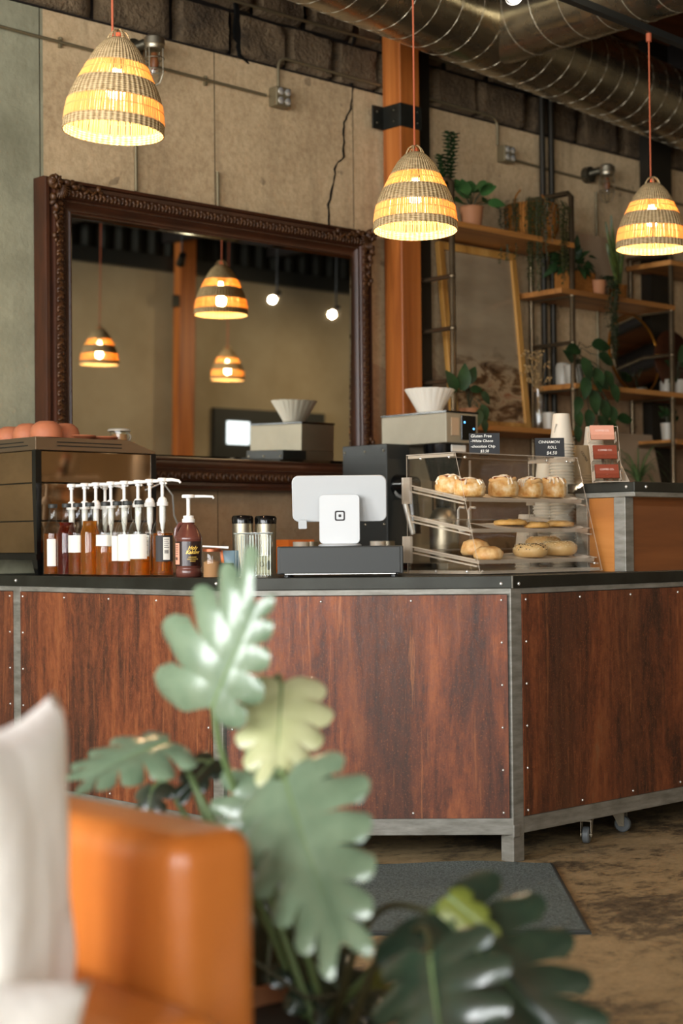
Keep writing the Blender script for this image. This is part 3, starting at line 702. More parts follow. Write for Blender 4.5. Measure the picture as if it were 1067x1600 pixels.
m = MB()
def dp(s, off=0, z=0): p = CA+dg*s+dn*off; return (p.x, p.y, z)
for s in (.045, DL-.03, ): m.ball(dp(s, .006, .889), .0062, 10, 6)
for (x, y) in ((25, 907), (338, 912)): p = atu(x, y, L1-.006); m.ball(p, .0062, 10, 6)
for u in (3.99, 5.15): m.ball((u, V1-.006, .888), .0062, 10, 6)
m.build('bolt', 'chrome', bc, smooth=True)
# frame
m = MB(); T = .05
vp = (4.072, 5.262)   # left section post positions
m.bmm((L1, 4.068, .855), (L1+T, VW-.01, .874)); m.bmm((L1, 4.068, .088), (L1+T, VW-.01, .141))
m.bmm((3.957, V1, .855), (UE, V1+T, .874)); m.bmm((3.957, V1, .088), (UE, V1+T, .141))
for z0, z1 in ((.855, .874), (.088, .141)):
    a = CA; b = CB; q = [(a.x, a.y), (b.x, b.y), (b.x-dn.x*T, b.y-dn.y*T), (a.x-dn.x*T, a.y-dn.y*T)]; m.prism(q, z0, z1)
m.build('frame_rail', 'steel', bc, bevel=.002)
def post(u, v, z0=0, w=T): return MB().bmm((u, v, z0), (u+w, v+w, .8735)).build('leg', 'steel', bc, bevel=.0025)
post(3.9555, V1-.0015, 0, .053); post(L1-.001, 4.070, 0, .052); post(L1-.0015, 5.262, 0, .052); post(5.16, V1-.0015, 0, .0515); post(6.4, V1)
m = MB(); m.box((3.957+.012, V1-.003, .10), (.03, .006, .04)); m.box((L1-.002, 4.09, .115), (.006, .06, .06)); m.build('weld_plate', 'steel', bc, bevel=.003)
# rust panels
def rpanel(kind, a, b, z0=.1425, z1=.8535):
    """panel from a to b (2d), 3 mm proud of the posts"""
    a = Vector((*a, 0)); b = Vector((*b, 0)); d = (b-a).normalized(); n = Vector((d.y, -d.x, 0)); c = (a+b)/2; R = rotm(d, (0, 0, 1))
    pn = MB().box(c+Vector((0, 0, (z0+z1)/2))+n*.002, ((b-a).length, .004, z1-z0), R).build('rust_panel', 'rust', bc)
    rv = MB(); L = (b-a).length; k = max(2, round(L/.27))
    for i in range(k+1):
        s = .018+(L-.036)*i/k
        for z in (z0+.017, z1-.017): rv.ball(a+d*s+n*.004+Vector((0, 0, z)), .0044, 8, 5)
    for i in range(1, 5):
        z = z0+.017+(z1-z0-.034)*i/5
        for s in (.018, L-.018): rv.ball(a+d*s+n*.004+Vector((0, 0, z)), .0044, 8, 5)
    rv.build('rivets', 'chrome', pn, smooth=True)
rpanel(0, (L1, VW-.02), (L1, 5.314)); rpanel(0, (L1, 5.260), (L1, 4.121))
g_ = .022; rpanel(1, (CA.x+dg.x*g_*.5, CA.y+dg.y*g_*.5), (CB.x-dg.x*.012, CB.y-dg.y*.012))
rpanel(2, (4.008, V1), (5.158, V1)); rpanel(2, (5.212, V1), (6.40, V1)); rpanel(2, (6.452, V1), (7.19, V1))
MB().prism([(3.39, 5.6), (3.39, 4.10), (4.0, 3.50), (7.1, 3.50), (7.1, 4.02), (4.2, 4.02), (3.86, 4.35), (3.86, 5.6)], .20, .872).build('cabinet_body', 'blkm', bc)
# dolly with casters under the counter
def dolly():
    t = thing('wheeled_dolly', 'low dark dolly on small casters under the right side of the counter', 'dolly', (4.32, 3.75, 0))
    MB().lathe([(0, .085), (.24, .085), (.25, .10), (.25, .125), (.23, .13), (0, .13)], 36, (4.24, 3.72, 0)).build('platform', mat('speckled dark grey plastic', '#1d2022', .6, 0, var='#5c5c50', scale=30, stretch=(1, 1, 4)), t, smooth=True)
    MB().bar((4.3, 3.72, .105), (4.66, 3.50, .098), .05, .02).build('side_arm', 'blkm', t)
    for i, (x, y, yaw) in enumerate(((4.385, 3.46, .5), (4.40, 3.93, 0), (4.64, 3.50, 1.9))):
        d = Vector((math.cos(yaw), math.sin(yaw), 0)); s = Vector((-d.y, d.x, 0)); R = rotm(d, s)
        w = MB().lathe([(0, -.012), (.024, -.012), (.028, -.008), (.028, .008), (.024, .012), (0, .012)], 24, (x, y, .028), R).build('caster_wheel', 'rubber', t, smooth=True)
        k = MB()
        for q in (-1, 1): k.add([Vector((x, y, .022))+s*.016*q-d*.01, Vector((x, y, .022))+s*.016*q+d*.01, Vector((x, y, .074))+s*.016*q+d*.036, Vector((x, y, .074))+s*.016*q-d*.012, Vector((x, y, .022))+s*.018*q-d*.01, Vector((x, y, .022))+s*.018*q+d*.01, Vector((x, y, .074))+s*.018*q+d*.036, Vector((x, y, .074))+s*.018*q-d*.012], [(0, 1, 2, 3), (4, 5, 6, 7), (0, 1, 5, 4), (1, 2, 6, 5), (2, 3, 7, 6), (3, 0, 4, 7)])
        k.box(Vector((x, y, .077))+d*.012, (.052, .04, .006), rotm(d, (0, 0, 1))); k.lathe([(0, -.02), (.006, -.02), (.006, .02), (0, .02)], 10, (x, y, .028), R)
        k.build('caster_fork', 'brushed', w)
dolly()
# floor mat
a = Vector((3.982, 3.286, 0)); e1 = Vector((-.70, -.714, 0)).normalized(); e2 = Vector((-.714, .70, 0)).normalized(); mw = .864; ml = 1.6
t = thing('floor_mat', 'dark grey looped mat on the floor in front of the counter', 'mat', a+e1*mw/2+e2*ml/2)
def mfn(s, q):
    p = a+e2*(ml*s)+e1*(mw*q); h = .010+.012*math.exp(-((s-.16)/.13)**2)*max(0, 1-q*7); return Vector((p.x, p.y, h))
m = MB().grid(mfn, 40, 24); top = m.build('pile', 'mat', t, smooth=True)
m = MB(); cs = [a-e2*.012-e1*.012, a+e2*(ml+.012)-e1*.012, a+e2*(ml+.012)+e1*(mw+.012), a-e2*.012+e1*(mw+.012)]
m.prism([(p.x, p.y) for p in cs], 0, .006); 
for p, q in zip(cs, cs[1:]+cs[:1]): m.tube([p.lerp((cs[0]+cs[2])/2, .01)+Vector((0, 0, .006)), q.lerp((cs[0]+cs[2])/2, .01)+Vector((0, 0, .006))], .0065, 6)
m.build('rubber_border', 'matedge', t)
# ------------------------------------------------------------------ raised counter
RU = 4.612; RV = 3.45; ZR = 1.227
t = thing('raised_counter', 'raised wooden counter box with black top standing on the right end of the bar', 'counter', (5.4, 3.7, ZT))
MB().bmm((RU-.006, RV-.045, ZR-.034), (7.0, 3.70, ZR)).build('countertop', 'black_steel', t, bevel=.002)
m = MB()
m.bmm((RU, RV-.04, ZR-.052), (7.0, RV+.01, ZR-.034)); m.bmm((RU, RV, ZR-.052), (RU+.045, 3.67, ZR-.034)); 
for (u, v) in ((RU, RV), (RU, 3.617), (5.9, RV), (6.953, RV)): m.bmm((u, v, ZT), (u+.047, v+.05, ZR-.052))
m.box((RU-.001, RV-.02, ZR-.045), (.004, .05, .012))
m.build('frame', 'steel', t, bevel=.0025)
MB().bmm((RU+.012, RV+.05, ZT), (RU+.03, 3.617, ZR-.053)).build('end_panel', 'ply', t)
MB().bmm((RU+.047, 3.63, ZT), (7.0, 3.65, ZR-.053)).build('back_panel', 'blkm', t)
MB().bmm((RU+.047, RV+.006, ZT), (5.9, RV+.02, ZR-.053)).build('front_panel', 'plyd', t)
MB().bmm((5.95, RV+.006, ZT), (7.0, RV+.02, ZR-.053)).build('front_panel', 'plyd', t)
m = MB()
for (x, y, z) in ((RU-.006, RV-.01, ZR-.017), (RU-.006, 3.66, ZR-.017), (RU+.06, RV-.045, ZR-.017), (5.5, RV-.045, ZR-.017)): m.ball((x, y, z), .006, 10, 6)
m.build('bolt', 'chrome', t, smooth=True)
# ------------------------------------------------------------------ back counter along the wall
t = thing('back_counter', 'long dark work counter along the wall under the mirror', 'counter', (5.6, 5.2, 0))
MB().bmm((4.0, 4.72, .86), (9.6, 5.54, .90)).build('worktop', 'brushed', t, bevel=.003)
MB().bmm((4.02, 4.76, .1), (9.6, 5.54, .86)).build('cabinet', 'blkm', t)
# ------------------------------------------------------------------ espresso machine
def espresso():
    u0_, v0 = 3.355, 5.232; u1_ = 3.905; v1 = 5.66; z0 = ZT
    t = thing('espresso_machine', 'large espresso machine with mirrored steel panels at the left end of the bar', 'espresso machine', ((u0_+u1_)/2, (v0+v1)/2, z0))
    # body tapered facets: near face (-v) and end face (-u)
    def ring(z, d): return [(u0_+d, v0+d, z), (u1_-d, v0+d, z), (u1_-d, v1, z), (u0_+d, v1, z)]
    zs = [(1.025, .012), (1.118, .012), (1.120, .0), (1.262, .004)]
    m = MB(); 
    for a, b in zip(((.995, .014), (1.118, .008), (1.262, -.002)), ((1.118, .008), (1.262, -.002), (1.385, -.004))):
        A = ring(a[0]+.002, a[1]); B = ring(b[0]-.002, b[1]); m.add(A+B, [(k, (k+1) % 4, 4+(k+1) % 4, 4+k) for k in range(4)]+[(3, 2, 1, 0), (4, 5, 6, 7)])
    m.build('steel_panel', 'mirror_steel', t, bevel=.002)
    m = MB(); m.bmm((u0_+.02, v0+.02, .99), (u1_-.02, v1, 1.38))
    for (x, y) in ((u0_-.006, v0-.006), (u1_-.02, v0-.006)):
        m.add([(x+.012, y+.012, .99), (x+.03, y+.012, .99), (x+.03, y+.03, .99), (x+.012, y+.03, .99), (x, y, 1.262), (x+.026, y, 1.262), (x+.026, y+.026, 1.262), (x, y+.026, 1.262), (x, y, 1.386), (x+.026, y, 1.386), (x+.026, y+.026, 1.386), (x, y+.026, 1.386)],
              [(0, 1, 5, 4), (1, 2, 6, 5), (2, 3, 7, 6), (3, 0, 4, 7), (4, 5, 9, 8), (5, 6, 10, 9), (6, 7, 11, 10), (7, 4, 8, 11), (8, 9, 10, 11), (3, 2, 1, 0)])
    m.bmm((u0_-.004, v0-.004, .972), (u1_+.004, v1, .992)); m.build('black_trim', 'blkg', t)
    # cup tray on top
    zt = 1.386
    m = MB(); m.add([(u0_-.004, v0-.004, zt), (u1_+.004, v0-.004, zt), (u1_+.004, v1, zt), (u0_-.004, v1, zt), (u0_-.004, v0-.004, zt+.05), (u1_-.125, v0-.004, zt+.05), (u1_-.125, v1, zt+.05), (u0_-.004, v1, zt+.05), (u1_+.004, v0-.004, zt+.008), (u1_+.004, v1, zt+.008)],
        [(0, 1, 8, 5, 4), (1, 2, 9, 8), (2, 3, 7, 6, 9), (3, 0, 4, 7), (4, 5, 6, 7), (5, 8, 9, 6), (3, 2, 1, 0)])
    m.build('cup_tray', mat('satin brown steel', '#8d7a66', .35, .9), t, bevel=.0015)
    m = MB()
    for z in (zt+.030, zt+.016):
        m.bmm((u0_+.09, v0-.0055, z), (u1_-.16, v0-.003, z+.004)); m.bmm((u0_-.0055, v0+.05+(.03 if z > zt+.02 else 0), z), (u0_-.003, v1-.06, z+.004))
    m.build('vent_slot', 'blk', t)
    for (x, y, dx, dy) in ((u0_+.005, v0+.005, -1, -1), (u1_-.04, v0+.005, 1, -1), (u0_+.005, v1-.05, -1, 1), (u1_-.04, v1-.05, 1, 1)):
        m = MB(); m.add([(x, y, .975), (x+.04, y, .975), (x+.04, y+.04, .975), (x, y+.04, .975), (x+.01, y+.01, ZT), (x+.032, y+.01, ZT), (x+.032, y+.032, ZT), (x+.01, y+.032, ZT)], [(0, 1, 2, 3), (7, 6, 5, 4), (0, 4, 5, 1), (1, 5, 6, 2), (2, 6, 7, 3), (3, 7, 4, 0)]); m.build('foot', 'blkg', t, bevel=.002)
    m = MB(); p = Vector((u1_-.06, v0-.02, 1.24)); m.tube([p, p+Vector((.05, -.05, .03)), p+Vector((.09, -.06, -.02)), p+Vector((.12, -.03, -.1)), p+Vector((.16, -.02, -.16))], .004, 8); m.build('steam_wand', 'chrome', t, smooth=True)
    return zt+.05
zt = espresso()
def bowlcup(name, lab, u, v, z, r=.055, h=.065, rz=0):
    t = thing(name, lab, 'cup', (u, v, z), rz, 'terracotta cups upside down on the espresso machine')
    MB().lathe([(r, 0), (r*1.02, .008), (r*1.0, h*.4), (r*.88, h*.72), (r*.62, h*.93), (r*.45, h), (r*.42, h-.003), (0, h-.003)], 32, (u, v, z)).build('body', 'terra', t, smooth=True)
    return t
bowlcup('clay_cup', 'terracotta cup upside down at the front corner of the espresso machine top', 3.43, 5.275, zt, .062, .063)
bowlcup('clay_cup', 'terracotta cup second from the front corner of the espresso machine top', 3.43, 5.405, zt, .058, .061)
bowlcup('clay_cup', 'terracotta cup cut off by the left edge of the picture', 3.43, 5.53, zt, .058, .056)
bowlcup('clay_cup', 'terracotta cup partly hidden behind the front corner cup', 3.55, 5.33, zt, .056, .062)
for k, (u, v, l) in enumerate(((3.60, 5.30, 'low terracotta saucer nearest the clay cups on the machine top'), (3.72, 5.32, 'low terracotta saucer beside the lidded glass mug'))):
    one('clay_saucer', l, 'saucer', MB().lathe([(0, 0), (.04, 0), (.062, .012), (.06, .016), (.03, .006), (0, .006)], 28, (u, v, zt)), 'terra', smooth=True)
p = atv(186, 690, 5.36)
t = thing('glass_mug', 'small glass mug with a cream lid on the espresso machine top', 'mug', (p.x, 5.36, zt-.02))
MB().lathe([(0, 0), (.036, 0), (.039, .01), (.037, .045), (.035, .045), (.035, .004), (0, .004)], 24, (p.x, 5.36, zt)).build('cup_body', 'glass', t, smooth=True)
MB().lathe([(0, .004), (.034, .004), (.033, .032), (0, .032)], 20, (p.x, 5.36, zt)).build('coffee', 'powder', t, smooth=True)
MB().lathe([(0, .045), (.046, .045), (.047, .050), (.04, .055), (0, .055)], 24, (p.x, 5.36, zt)).build('lid', 'pot', t, smooth=True)
MB().tube([(p.x+.036+.02*math.sin(a), 5.36, zt+.024+.017*math.cos(a)) for a in [PI*i/8 for i in range(9)]], .004, 6).build('handle', 'pot', t, smooth=True)
# ------------------------------------------------------------------ syrup bottles
BR = .0365
bprof = [(0, 0), (BR-.006, 0), (BR-.001, .003), (BR, .008), (BR, .150), (BR*.97, .160), (BR*.80, .178), (BR*.5, .198), (.0155, .205), (.0145, .215), (.0132, .245), (.0140, .247), (.0140, .256), (.0125, .258)]
def bottle(kind, lab, u, v, syr, fill, labelc, yaw, grp):
    t = thing('syrup_bottle', lab, 'bottle', (u, v, ZT), 0, grp); c = (u, v, ZT)
    MB().lathe(bprof, 28, c, cap=False).build('glass_bottle', 'glass', t, smooth=True, ang=70)
    ip = [(0, .005)]+[(max(r-.003, .004), z) for r, z in bprof[3:] if z < fill]; ip[1] = (BR-.0025, .006)
    rl = ip[-1][0]; ip += [(rl*.98, fill), (0, fill)]
    MB().lathe(ip, 24, c).build('syrup', syr, t, smooth=True, ang=50)
    if kind == 'cap':
        MB().lathe([(0, .250), (.0165, .250), (.017, .252), (.017, .262), (.0155, .2645), (0, .2645)], 20, c).build('cap', 'blkm', t, smooth=True)
    else:
        m = MB(); m.lathe([(0, .244), (.0195, .244), (.0198, .257), (.0165, .259), (.0165, .264), (.012, .272), (.0065, .276), (.006, .276), (.006, .318), (.0095, .319), (.0095, .327), (.017, .328), (.0175, .337), (.014, .341), (0, .341)], 18, c)
        d = Vector((math.cos(yaw), math.sin(yaw), 0)); b = Vector(c)
        m.tube([b+Vector((0, 0, .333)), b+d*.035+Vector((0, 0, .334)), b+d*.060+Vector((0, 0, .330)), b+d*.066+Vector((0, 0, .322))], [.0075, .0062, .005, .0045], 8)
        m.build('pump', 'white', t, smooth=True, ang=50)
        MB().lathe([(0, .244), (.011, .244), (.0105, .19), (.008, .18), (.0065, .165), (.0035, .16), (.0035, .02), (0, .02)], 12, c).build('dip_tube', 'white', t, smooth=True)
    if labelc:
        a0, a1, z0, z1, mm = labelc; n = 12
        MB().lathe([(BR+.0006, z0), (BR+.0006, z1)], n, c, a0=a0, a1=a1, cap=False).build('paper_label', mm, t, smooth=True)
        if mm == 'ink':
            am = (a0*.42+a1*.58); lp = MB().lathe([(BR+.0012, z0+.006), (BR+.0012, z1-.006)], 6, c, a0=am-.33, a1=am+.33, cap=False).build('white_label_panel', 'label', t, smooth=True)
            m = MB()
            for k in range(7): m.lathe([(BR+.0018, z0+.028), (BR+.0018, z0+.040)], 1, c, a0=am-.2+k*.055, a1=am-.2+k*.055+(.02 if k % 2 else .035), cap=False)
            for k in range(5): m.lathe([(BR+.0018, z1-.014-k*.007), (BR+.0018, z1-.012-k*.007)], 3, c, a0=am-.24, a1=am+.24-.1*(k % 2), cap=False)
            m.build('barcode_print', 'ink', t)
    return t
VD = math.atan2(-1, -1)   # direction that faces the room
fc = VD-.02
G1 = 'capped syrup bottles along the bar edge'; G2 = 'syrup bottles with white pumps on the bar'
spec = [(83, 'amber', .155, (fc-.4, fc+.5, .035, .135, 'label'), 'leftmost capped syrup bottle beside the espresso machine foot'),
        (104.6, 'dark_syrup', .195, None, 'capped bottle full of dark red brown syrup, second from the left'),
        (122, 'amber', .10, (fc-1.0, fc+.75, .085, .147, 'label'), 'capped syrup bottle with blank cream label between dark red and amber bottles'),
        (141, 'gold_syrup', .198, None, 'capped bottle filled to the neck with bright amber syrup and no label'),
        (165.6, 'gold_syrup', .105, (fc-1.0, fc+.8, .108, .147, 'label'), 'half full capped syrup bottle with a short cream label'),
        (184, 'amber', .05, (fc-.4, fc+.55, .055, .142, 'label'), 'narrow labelled nearly empty capped syrup bottle, third from the right'),
        (199.4, 'amber', .055, (fc-.9, fc+.75, .055, .147, 'label'), 'nearly empty capped bottle with large white label, second from the right'),
        (218.4, 'gold_syrup', .07, (fc-1.1, fc+.9, .062, .147, 'label'), 'rightmost capped syrup bottle with a large white label')]
for x, sy, fl, lb, lab in spec:
    p = atu(x, 880, 3.352); bottle('cap', lab, p.x, p.y, sy, fl, lb, 0, G1)
pumps = [(112.5, 3.435, 'amber', .12, None, .0, 'leftmost white pump syrup bottle in front of the espresso machine'),
         (133, 3.435, 'amber', .12, None, -.1, 'second white pump bottle from the left'),
         (150.5, 3.435, 'gold_syrup', .14, None, -.15, 'third white pump bottle from the left, behind the full amber bottle'),
         (165, 3.53, 'amber', .11, None, .35, 'white pump bottle standing furthest back, its head lower than the rest'),
         (174, 3.435, 'amber', .11, None, -.2, 'white pump bottle in the middle of the pump row beside the lowest pump head'),
         (194.8, 3.435, 'amber', .10, None, -.1, 'fourth white pump bottle from the right'),
         (216.4, 3.435, 'amber', .13, None, -.55, 'third white pump bottle from the right with its spout toward the room'),
         (234.8, 3.425, 'gold_syrup', .148, (fc-.75, fc+.1, .05, .15, 'ink'), -.35, 'second white pump bottle from the right with a dark label'),
         (254.5, 3.40, 'amber', .150, (fc-.55, fc+1.3, .052, .142, 'ink'), -.2, 'rightmost white pump bottle with dark label beside the chocolate jug')]
for x, u, sy, fl, lb, yaw, lab in pumps:
    p = atu(x, 880, u); bottle('pump', lab, p.x, p.y, sy, fl, lb, YAW-PI/2+yaw, G2)
# ------------------------------------------------------------------ chocolate jug
p = atu(295, 880, 3.385); c = Vector((p.x, p.y, ZT)); lr = rt.copy(); lr.z = 0; lr.normalize()
t = thing('chocolate_sauce_jug', 'brown chocolate sauce jug with white pump and black and gold label', 'jug', c)
MB().lathe([(0, 0), (.040, 0), (.044, .004), (.0445, .024), (.042, .028), (.042, .033), (.0445, .037), (.0445, .122), (.0455, .126), (.0455, .134), (.043, .138), (.036, .155), (.026, .172), (.019, .182), (.0185, .192), (0, .192)], 36, c).build('jug_body', 'choc', t, smooth=True, ang=50)
MB().tube([c-lr*.014+Vector((0, 0, .182)), c-lr*.030+Vector((0, 0, .178)), c-lr*.041+Vector((0, 0, .162)), c-lr*.044+Vector((0, 0, .14)), c-lr*.040+Vector((0, 0, .13))], .0075, 8).build('handle', 'choc', t, smooth=True)
m = MB(); m.lathe([(.0185, .184), (.0215, .184), (.0215, .196), (.018, .197), (.018, .207), (.008, .208), (.0065, .21), (.0065, .262), (.0085, .263), (.0085, .266), (.022, .267), (.0225, .275), (.02, .278), (0, .278)], 20, c)
m.tube([c+Vector((0, 0, .272)), c+lr*.05+Vector((0, 0, .272)), c+lr*.082+Vector((0, 0, .271)), c+lr*.086+Vector((0, 0, .264))], [.006, .005, .0045, .004], 8); m.build('pump', 'white', t, smooth=True, ang=50)
jf = math.atan2(-1, -1)
lb = MB().lathe([(.0452, .038), (.0452, .120)], 30, c, a0=jf-1.6, a1=jf+1.7, cap=False).build('black_label', 'chocd', t, smooth=True)
MB().lathe([(.0457, .043), (.0457, .115)], 8, c, a0=jf-1.2, a1=jf-.62, cap=False).build('white_label_panel', 'cardp', lb, smooth=True)
m = MB()
for k in range(6): m.lathe([(.0461, .058), (.0461, .068)], 1, c, a0=jf-1.1+k*.05, a1=jf-1.1+k*.05+.03, cap=False)
for k in range(6): m.lathe([(.0461, .076+k*.006), (.0461, .0775+k*.006)], 2, c, a0=jf-1.1, a1=jf-.75, cap=False)
m.build('barcode_print', 'ink', lb)
def curvedtext(body, size, z, ang, rad, parent, mtl, shear=0, bold=0):
    o = text('lettering', body, size, (0, 0, 0), Matrix.Identity(3), mtl, None, ext=.0002, shear=shear, bold=bold)
    inv = ROOT[parent.name].inverted()
    for v in o.data.vertices:
        a = ang+v.co.x/rad; r_ = rad+v.co.z; q = Vector((c.x+r_*math.cos(a), c.y+r_*math.sin(a), c.z+z+v.co.y)); v.co = inv @ q
    o.parent = parent; ROOT[o.name] = ROOT[parent.name]; return o
curvedtext('Holy', .017, .098, jf+.42, .0458, lb, 'gold', .35, .0005); curvedtext('Kakow', .017, .084, jf+.42, .0458, lb, 'gold', .35, .0005)
curvedtext('ORGANIC', .0065, .067, jf+.42, .0458, lb, 'gold'); curvedtext('CHOCOLATE', .0065, .0605, jf+.42, .0458, lb, 'gold'); curvedtext('SAUCE', .0065, .054, jf+.42, .0458, lb, 'gold')
# ------------------------------------------------------------------ small things on the diagonal corner
def dpt(x, off): # point on the counter above the diagonal edge, off metres behind it, under photo column x
    k = 7.372+off*math.sqrt(2); r = ray(x, 880); tt = k/(r.x+r.y); q = O+r*tt; return Vector((q.x, q.y, ZT))
c = dpt(331, .075); t = thing('powder_jar', 'round glass jar of brown powder with a white stick across it', 'jar', c)
MB().lathe([(0, 0), (.028, 0), (.030, .003), (.030, .085), (.0285, .088)], 24, c, cap=False).build('glass_jar', 'glass', t, smooth=True)
MB().lathe([(0, .003), (.0275, .003), (.0275, .052), (.01, .06), (0, .055)], 20, c).build('cocoa_powder', 'powder', t, smooth=True)
MB().lathe([(0, .086), (.031, .086), (.031, .094), (.028, .097), (0, .097)], 24, c).build('lid', mat('copper lid', '#8a4a2c', .35, .6), t, smooth=True)
one('stir_stick', 'white stirring stick resting across the powder jar', 'stick', MB().tube([c-lr*.03+Vector((0, 0, .1035)), c+lr*.01+Vector((0, 0, .1015)), c+lr*.055+Vector((0, 0, .0985))], [.003, .003, .0045], 8), 'white', smooth=True)
c = dpt(354, .035)
one('black_box', 'small plain black box beside the glass tip jar', 'box', MB().box(c+Vector((0, 0, .0245)), (.034, .034, .049)), 'blkg', bevel=.001)
c = dpt(358, .10); R = rotm(lr, Vector((0, 0, 1)))
t = thing('snack_packet', 'grey blue packet with an orange edge behind the small black box', 'packet', c)
m = MB()
def pk(s, q):
    b_ = .012*math.sin(PI*s)*math.sin(PI*q); return b_
for sg in (1, -1): m.grid(lambda s, q, sg=sg: c+lr*(.060*(s-.5)+.012*(1-q))+Vector((0, 0, .001+.088*q))+Vector((-.707, -.707, 0))*(pk(s, q)*sg), 8, 8)
m.build('packet_body', 'bluep', t, smooth=True)
MB().grid(lambda s, q: c+lr*(-.031+.010*s+.012*(1-q))+Vector((0, 0, .002+.087*q))+Vector((-.707, -.707, 0))*(pk(.02+.17*s, q)+.001), 2, 8).build('orange_stripe', 'orange', t, smooth=True)
# glass tip jar : a faceted glass vessel
c = dpt(396.5, .085)
t = thing('glass_tip_jar', 'square ribbed glass tip jar holding a folded banknote', 'jar', c)
sx = lr; sy = Vector((-lr.y, lr.x, 0)); m = MB(); N = 48
def rr_(a, hw=.0615, hd=.042, e=5): # rounded rectangle radius
    ca, sa = abs(math.cos(a)), abs(math.sin(a)); return 1/(((ca/hw)**e+(sa/hd)**e)**(1/e))
for rad, z in ((1, 0), (1, .004), (1, .138), (1.05, .142), (1.05, .148), (.97, .148), (.95, .14), (.95, .008), (0.01, .008)):
    for i in range(N):
        a = 2*PI*i/N; q = rr_(a)*rad*(1+.018*math.cos(a*16)); m.v.append(c+sx*(q*math.cos(a))+sy*(q*math.sin(a))+Vector((0, 0, z)))
for j in range(8):
    for i in range(N): m.f.append((j*N+i, j*N+(i+1) % N, (j+1)*N+(i+1) % N, (j+1)*N+i)); m.mi.append(0)
m.build('glass_vessel', 'glass', t, smooth=True, ang=30)
m = MB()
for k in range(13):
    x = -.056+.0093*k
    m.bar(c+sx*x-sy*.040+Vector((0, 0, .006)), c+sx*x-sy*.040+Vector((0, 0, .138)), .0050 if k in (2, 3, 5, 6) else .0014, .001, sy)
for z in (.144,): m.tube([c+sx*(rr_(2*PI*i/40)*1.03*math.cos(2*PI*i/40))+sy*(rr_(2*PI*i/40)*1.03*math.sin(2*PI*i/40))+Vector((0, 0, z)) for i in range(40)], .002, 5, closed=True)
m.build('glass_ribs', mat('bright glass edges', '#c9d4cf', .08, .6), t)
bl = c+sx*.034-sy*.036
tb = thing('banknote', 'folded grey green banknote standing inside the glass tip jar', 'banknote', bl)
MB().box(bl+Vector((0, 0, .040)), (.046, .0006, .062), rotm(sx, (0, 0, 1))).build('note_paper', 'bill', tb)
m = MB(); bb = bl-sy*.0006
for z in (.012, .068): m.box(bb+Vector((0, 0, z)), (.042, .0004, .0012), rotm(sx, (0, 0, 1)))
m.box(bb+sx*.019+Vector((0, 0, .040)), (.001, .0004, .054), rotm(sx, (0, 0, 1))); m.box(bb-sx*.021+Vector((0, 0, .040)), (.001, .0004, .054), rotm(sx, (0, 0, 1)))
m.tube([bb-sx*.006+sx*(.006*math.cos(q))+Vector((0, 0, .044+.008*math.sin(q))) for q in [2*PI*i/16 for i in range(16)]], .0011, 4, closed=True)
m.ball(bb+sx*.016+Vector((0, 0, .040)), (.007, .0006, .016), 12, 8, rotm(sx, (0, 0, 1))); m.build('printed_marks', mat('banknote ink', '#3a3d2c', .7), tb)
# lidded canisters and clutter on the back counter
for k, (x, lab) in enumerate(((379, 'left of two dark lidded canisters behind the tip jar'), (415, 'right of two dark lidded canisters behind the tip jar'))):
    c = atd(x, 820, 5.75)
    t = thing('canister', lab, 'canister', (c.x, c.y, ZT), 0, 'dark lidded canisters')
    h = .212 if k == 0 else .210
    MB().lathe([(0, 0), (.036, 0), (.037, h-.03), (0, h-.03)], 28, (c.x, c.y, ZT)).build('canister_body', 'brushed', t, smooth=True)
    MB().lathe([(.038, h-.030), (.039, h-.010), (.034, h-.002), (0, h)], 28, (c.x, c.y, ZT)).build('lid', 'blkg', t, smooth=True)
c = atd(444, 862, 7.1)
one('orange_box', 'dull orange box behind the cash drawer on the back counter', 'box', MB().box((c.x+.02, 5.3, .97), (.15, .1, .14)), 'orange')
for k, x in enumerate((470, 486, 590, 605)):
    c = atv(x, 850, 5.0); one('glass_tumbler', ('small tumbler behind the cash drawer, %s' % ('leftmost', 'second from left', 'right of the tablet stand', 'rightmost')[k]), 'glass', MB().lathe([(0, 0), (.028, 0), (.033, .13), (.03, .13), (.026, .006), (0, .006)], 18, (c.x, 5.0, .90)), 'brushed' if k % 2 else 'pot', group='tumblers on the back counter', smooth=True)
# ------------------------------------------------------------------ cash drawer + register tablet
cc = (dpt(433, .03)+dpt(630, .03))/2; ax = dg.copy(); ay = -dn
W_ = (dpt(433, .03)-dpt(630, .03)).length
yawd = math.atan2(ax.y, ax.x)
t = thing('cash_drawer', 'low wide black cash drawer under the white register tablet', 'cash drawer', cc+ay*.11)
R = rotm(ax, (0, 0, 1))
MB().box(cc+ay*.11+Vector((0, 0, .055)), (W_, .22, .090), R).build('drawer_box', 'blkm', t, bevel=.003)
MB().box(cc-ay*.002+Vector((0, 0, .055)), (W_-.02, .004, .084), R).build('drawer_front', 'blkm', t, bevel=.0015)
m = MB()
for s in (-1, 1):
    for q in (.03, .19): m.lathe([(0, 0), (.012, 0), (.012, .01), (0, .01)], 12, cc+ax*(s*(W_/2-.03))+ay*q)
m.build('foot', 'blk', t)
MB().box(cc-ay*.0005+Vector((0, 0, .0105)), (W_-.05, .002, .002), R).build('bottom_lip', 'chrome', t)
zd = ZT+.100
pm = dpt(530.5, .12); pm.z = zd
t = thing('register_tablet', 'white tablet register on a stand with a dark square logo, seen from behind', 'tablet', pm)
d0 = (pm-O).dot(fw); k_ = d0/F
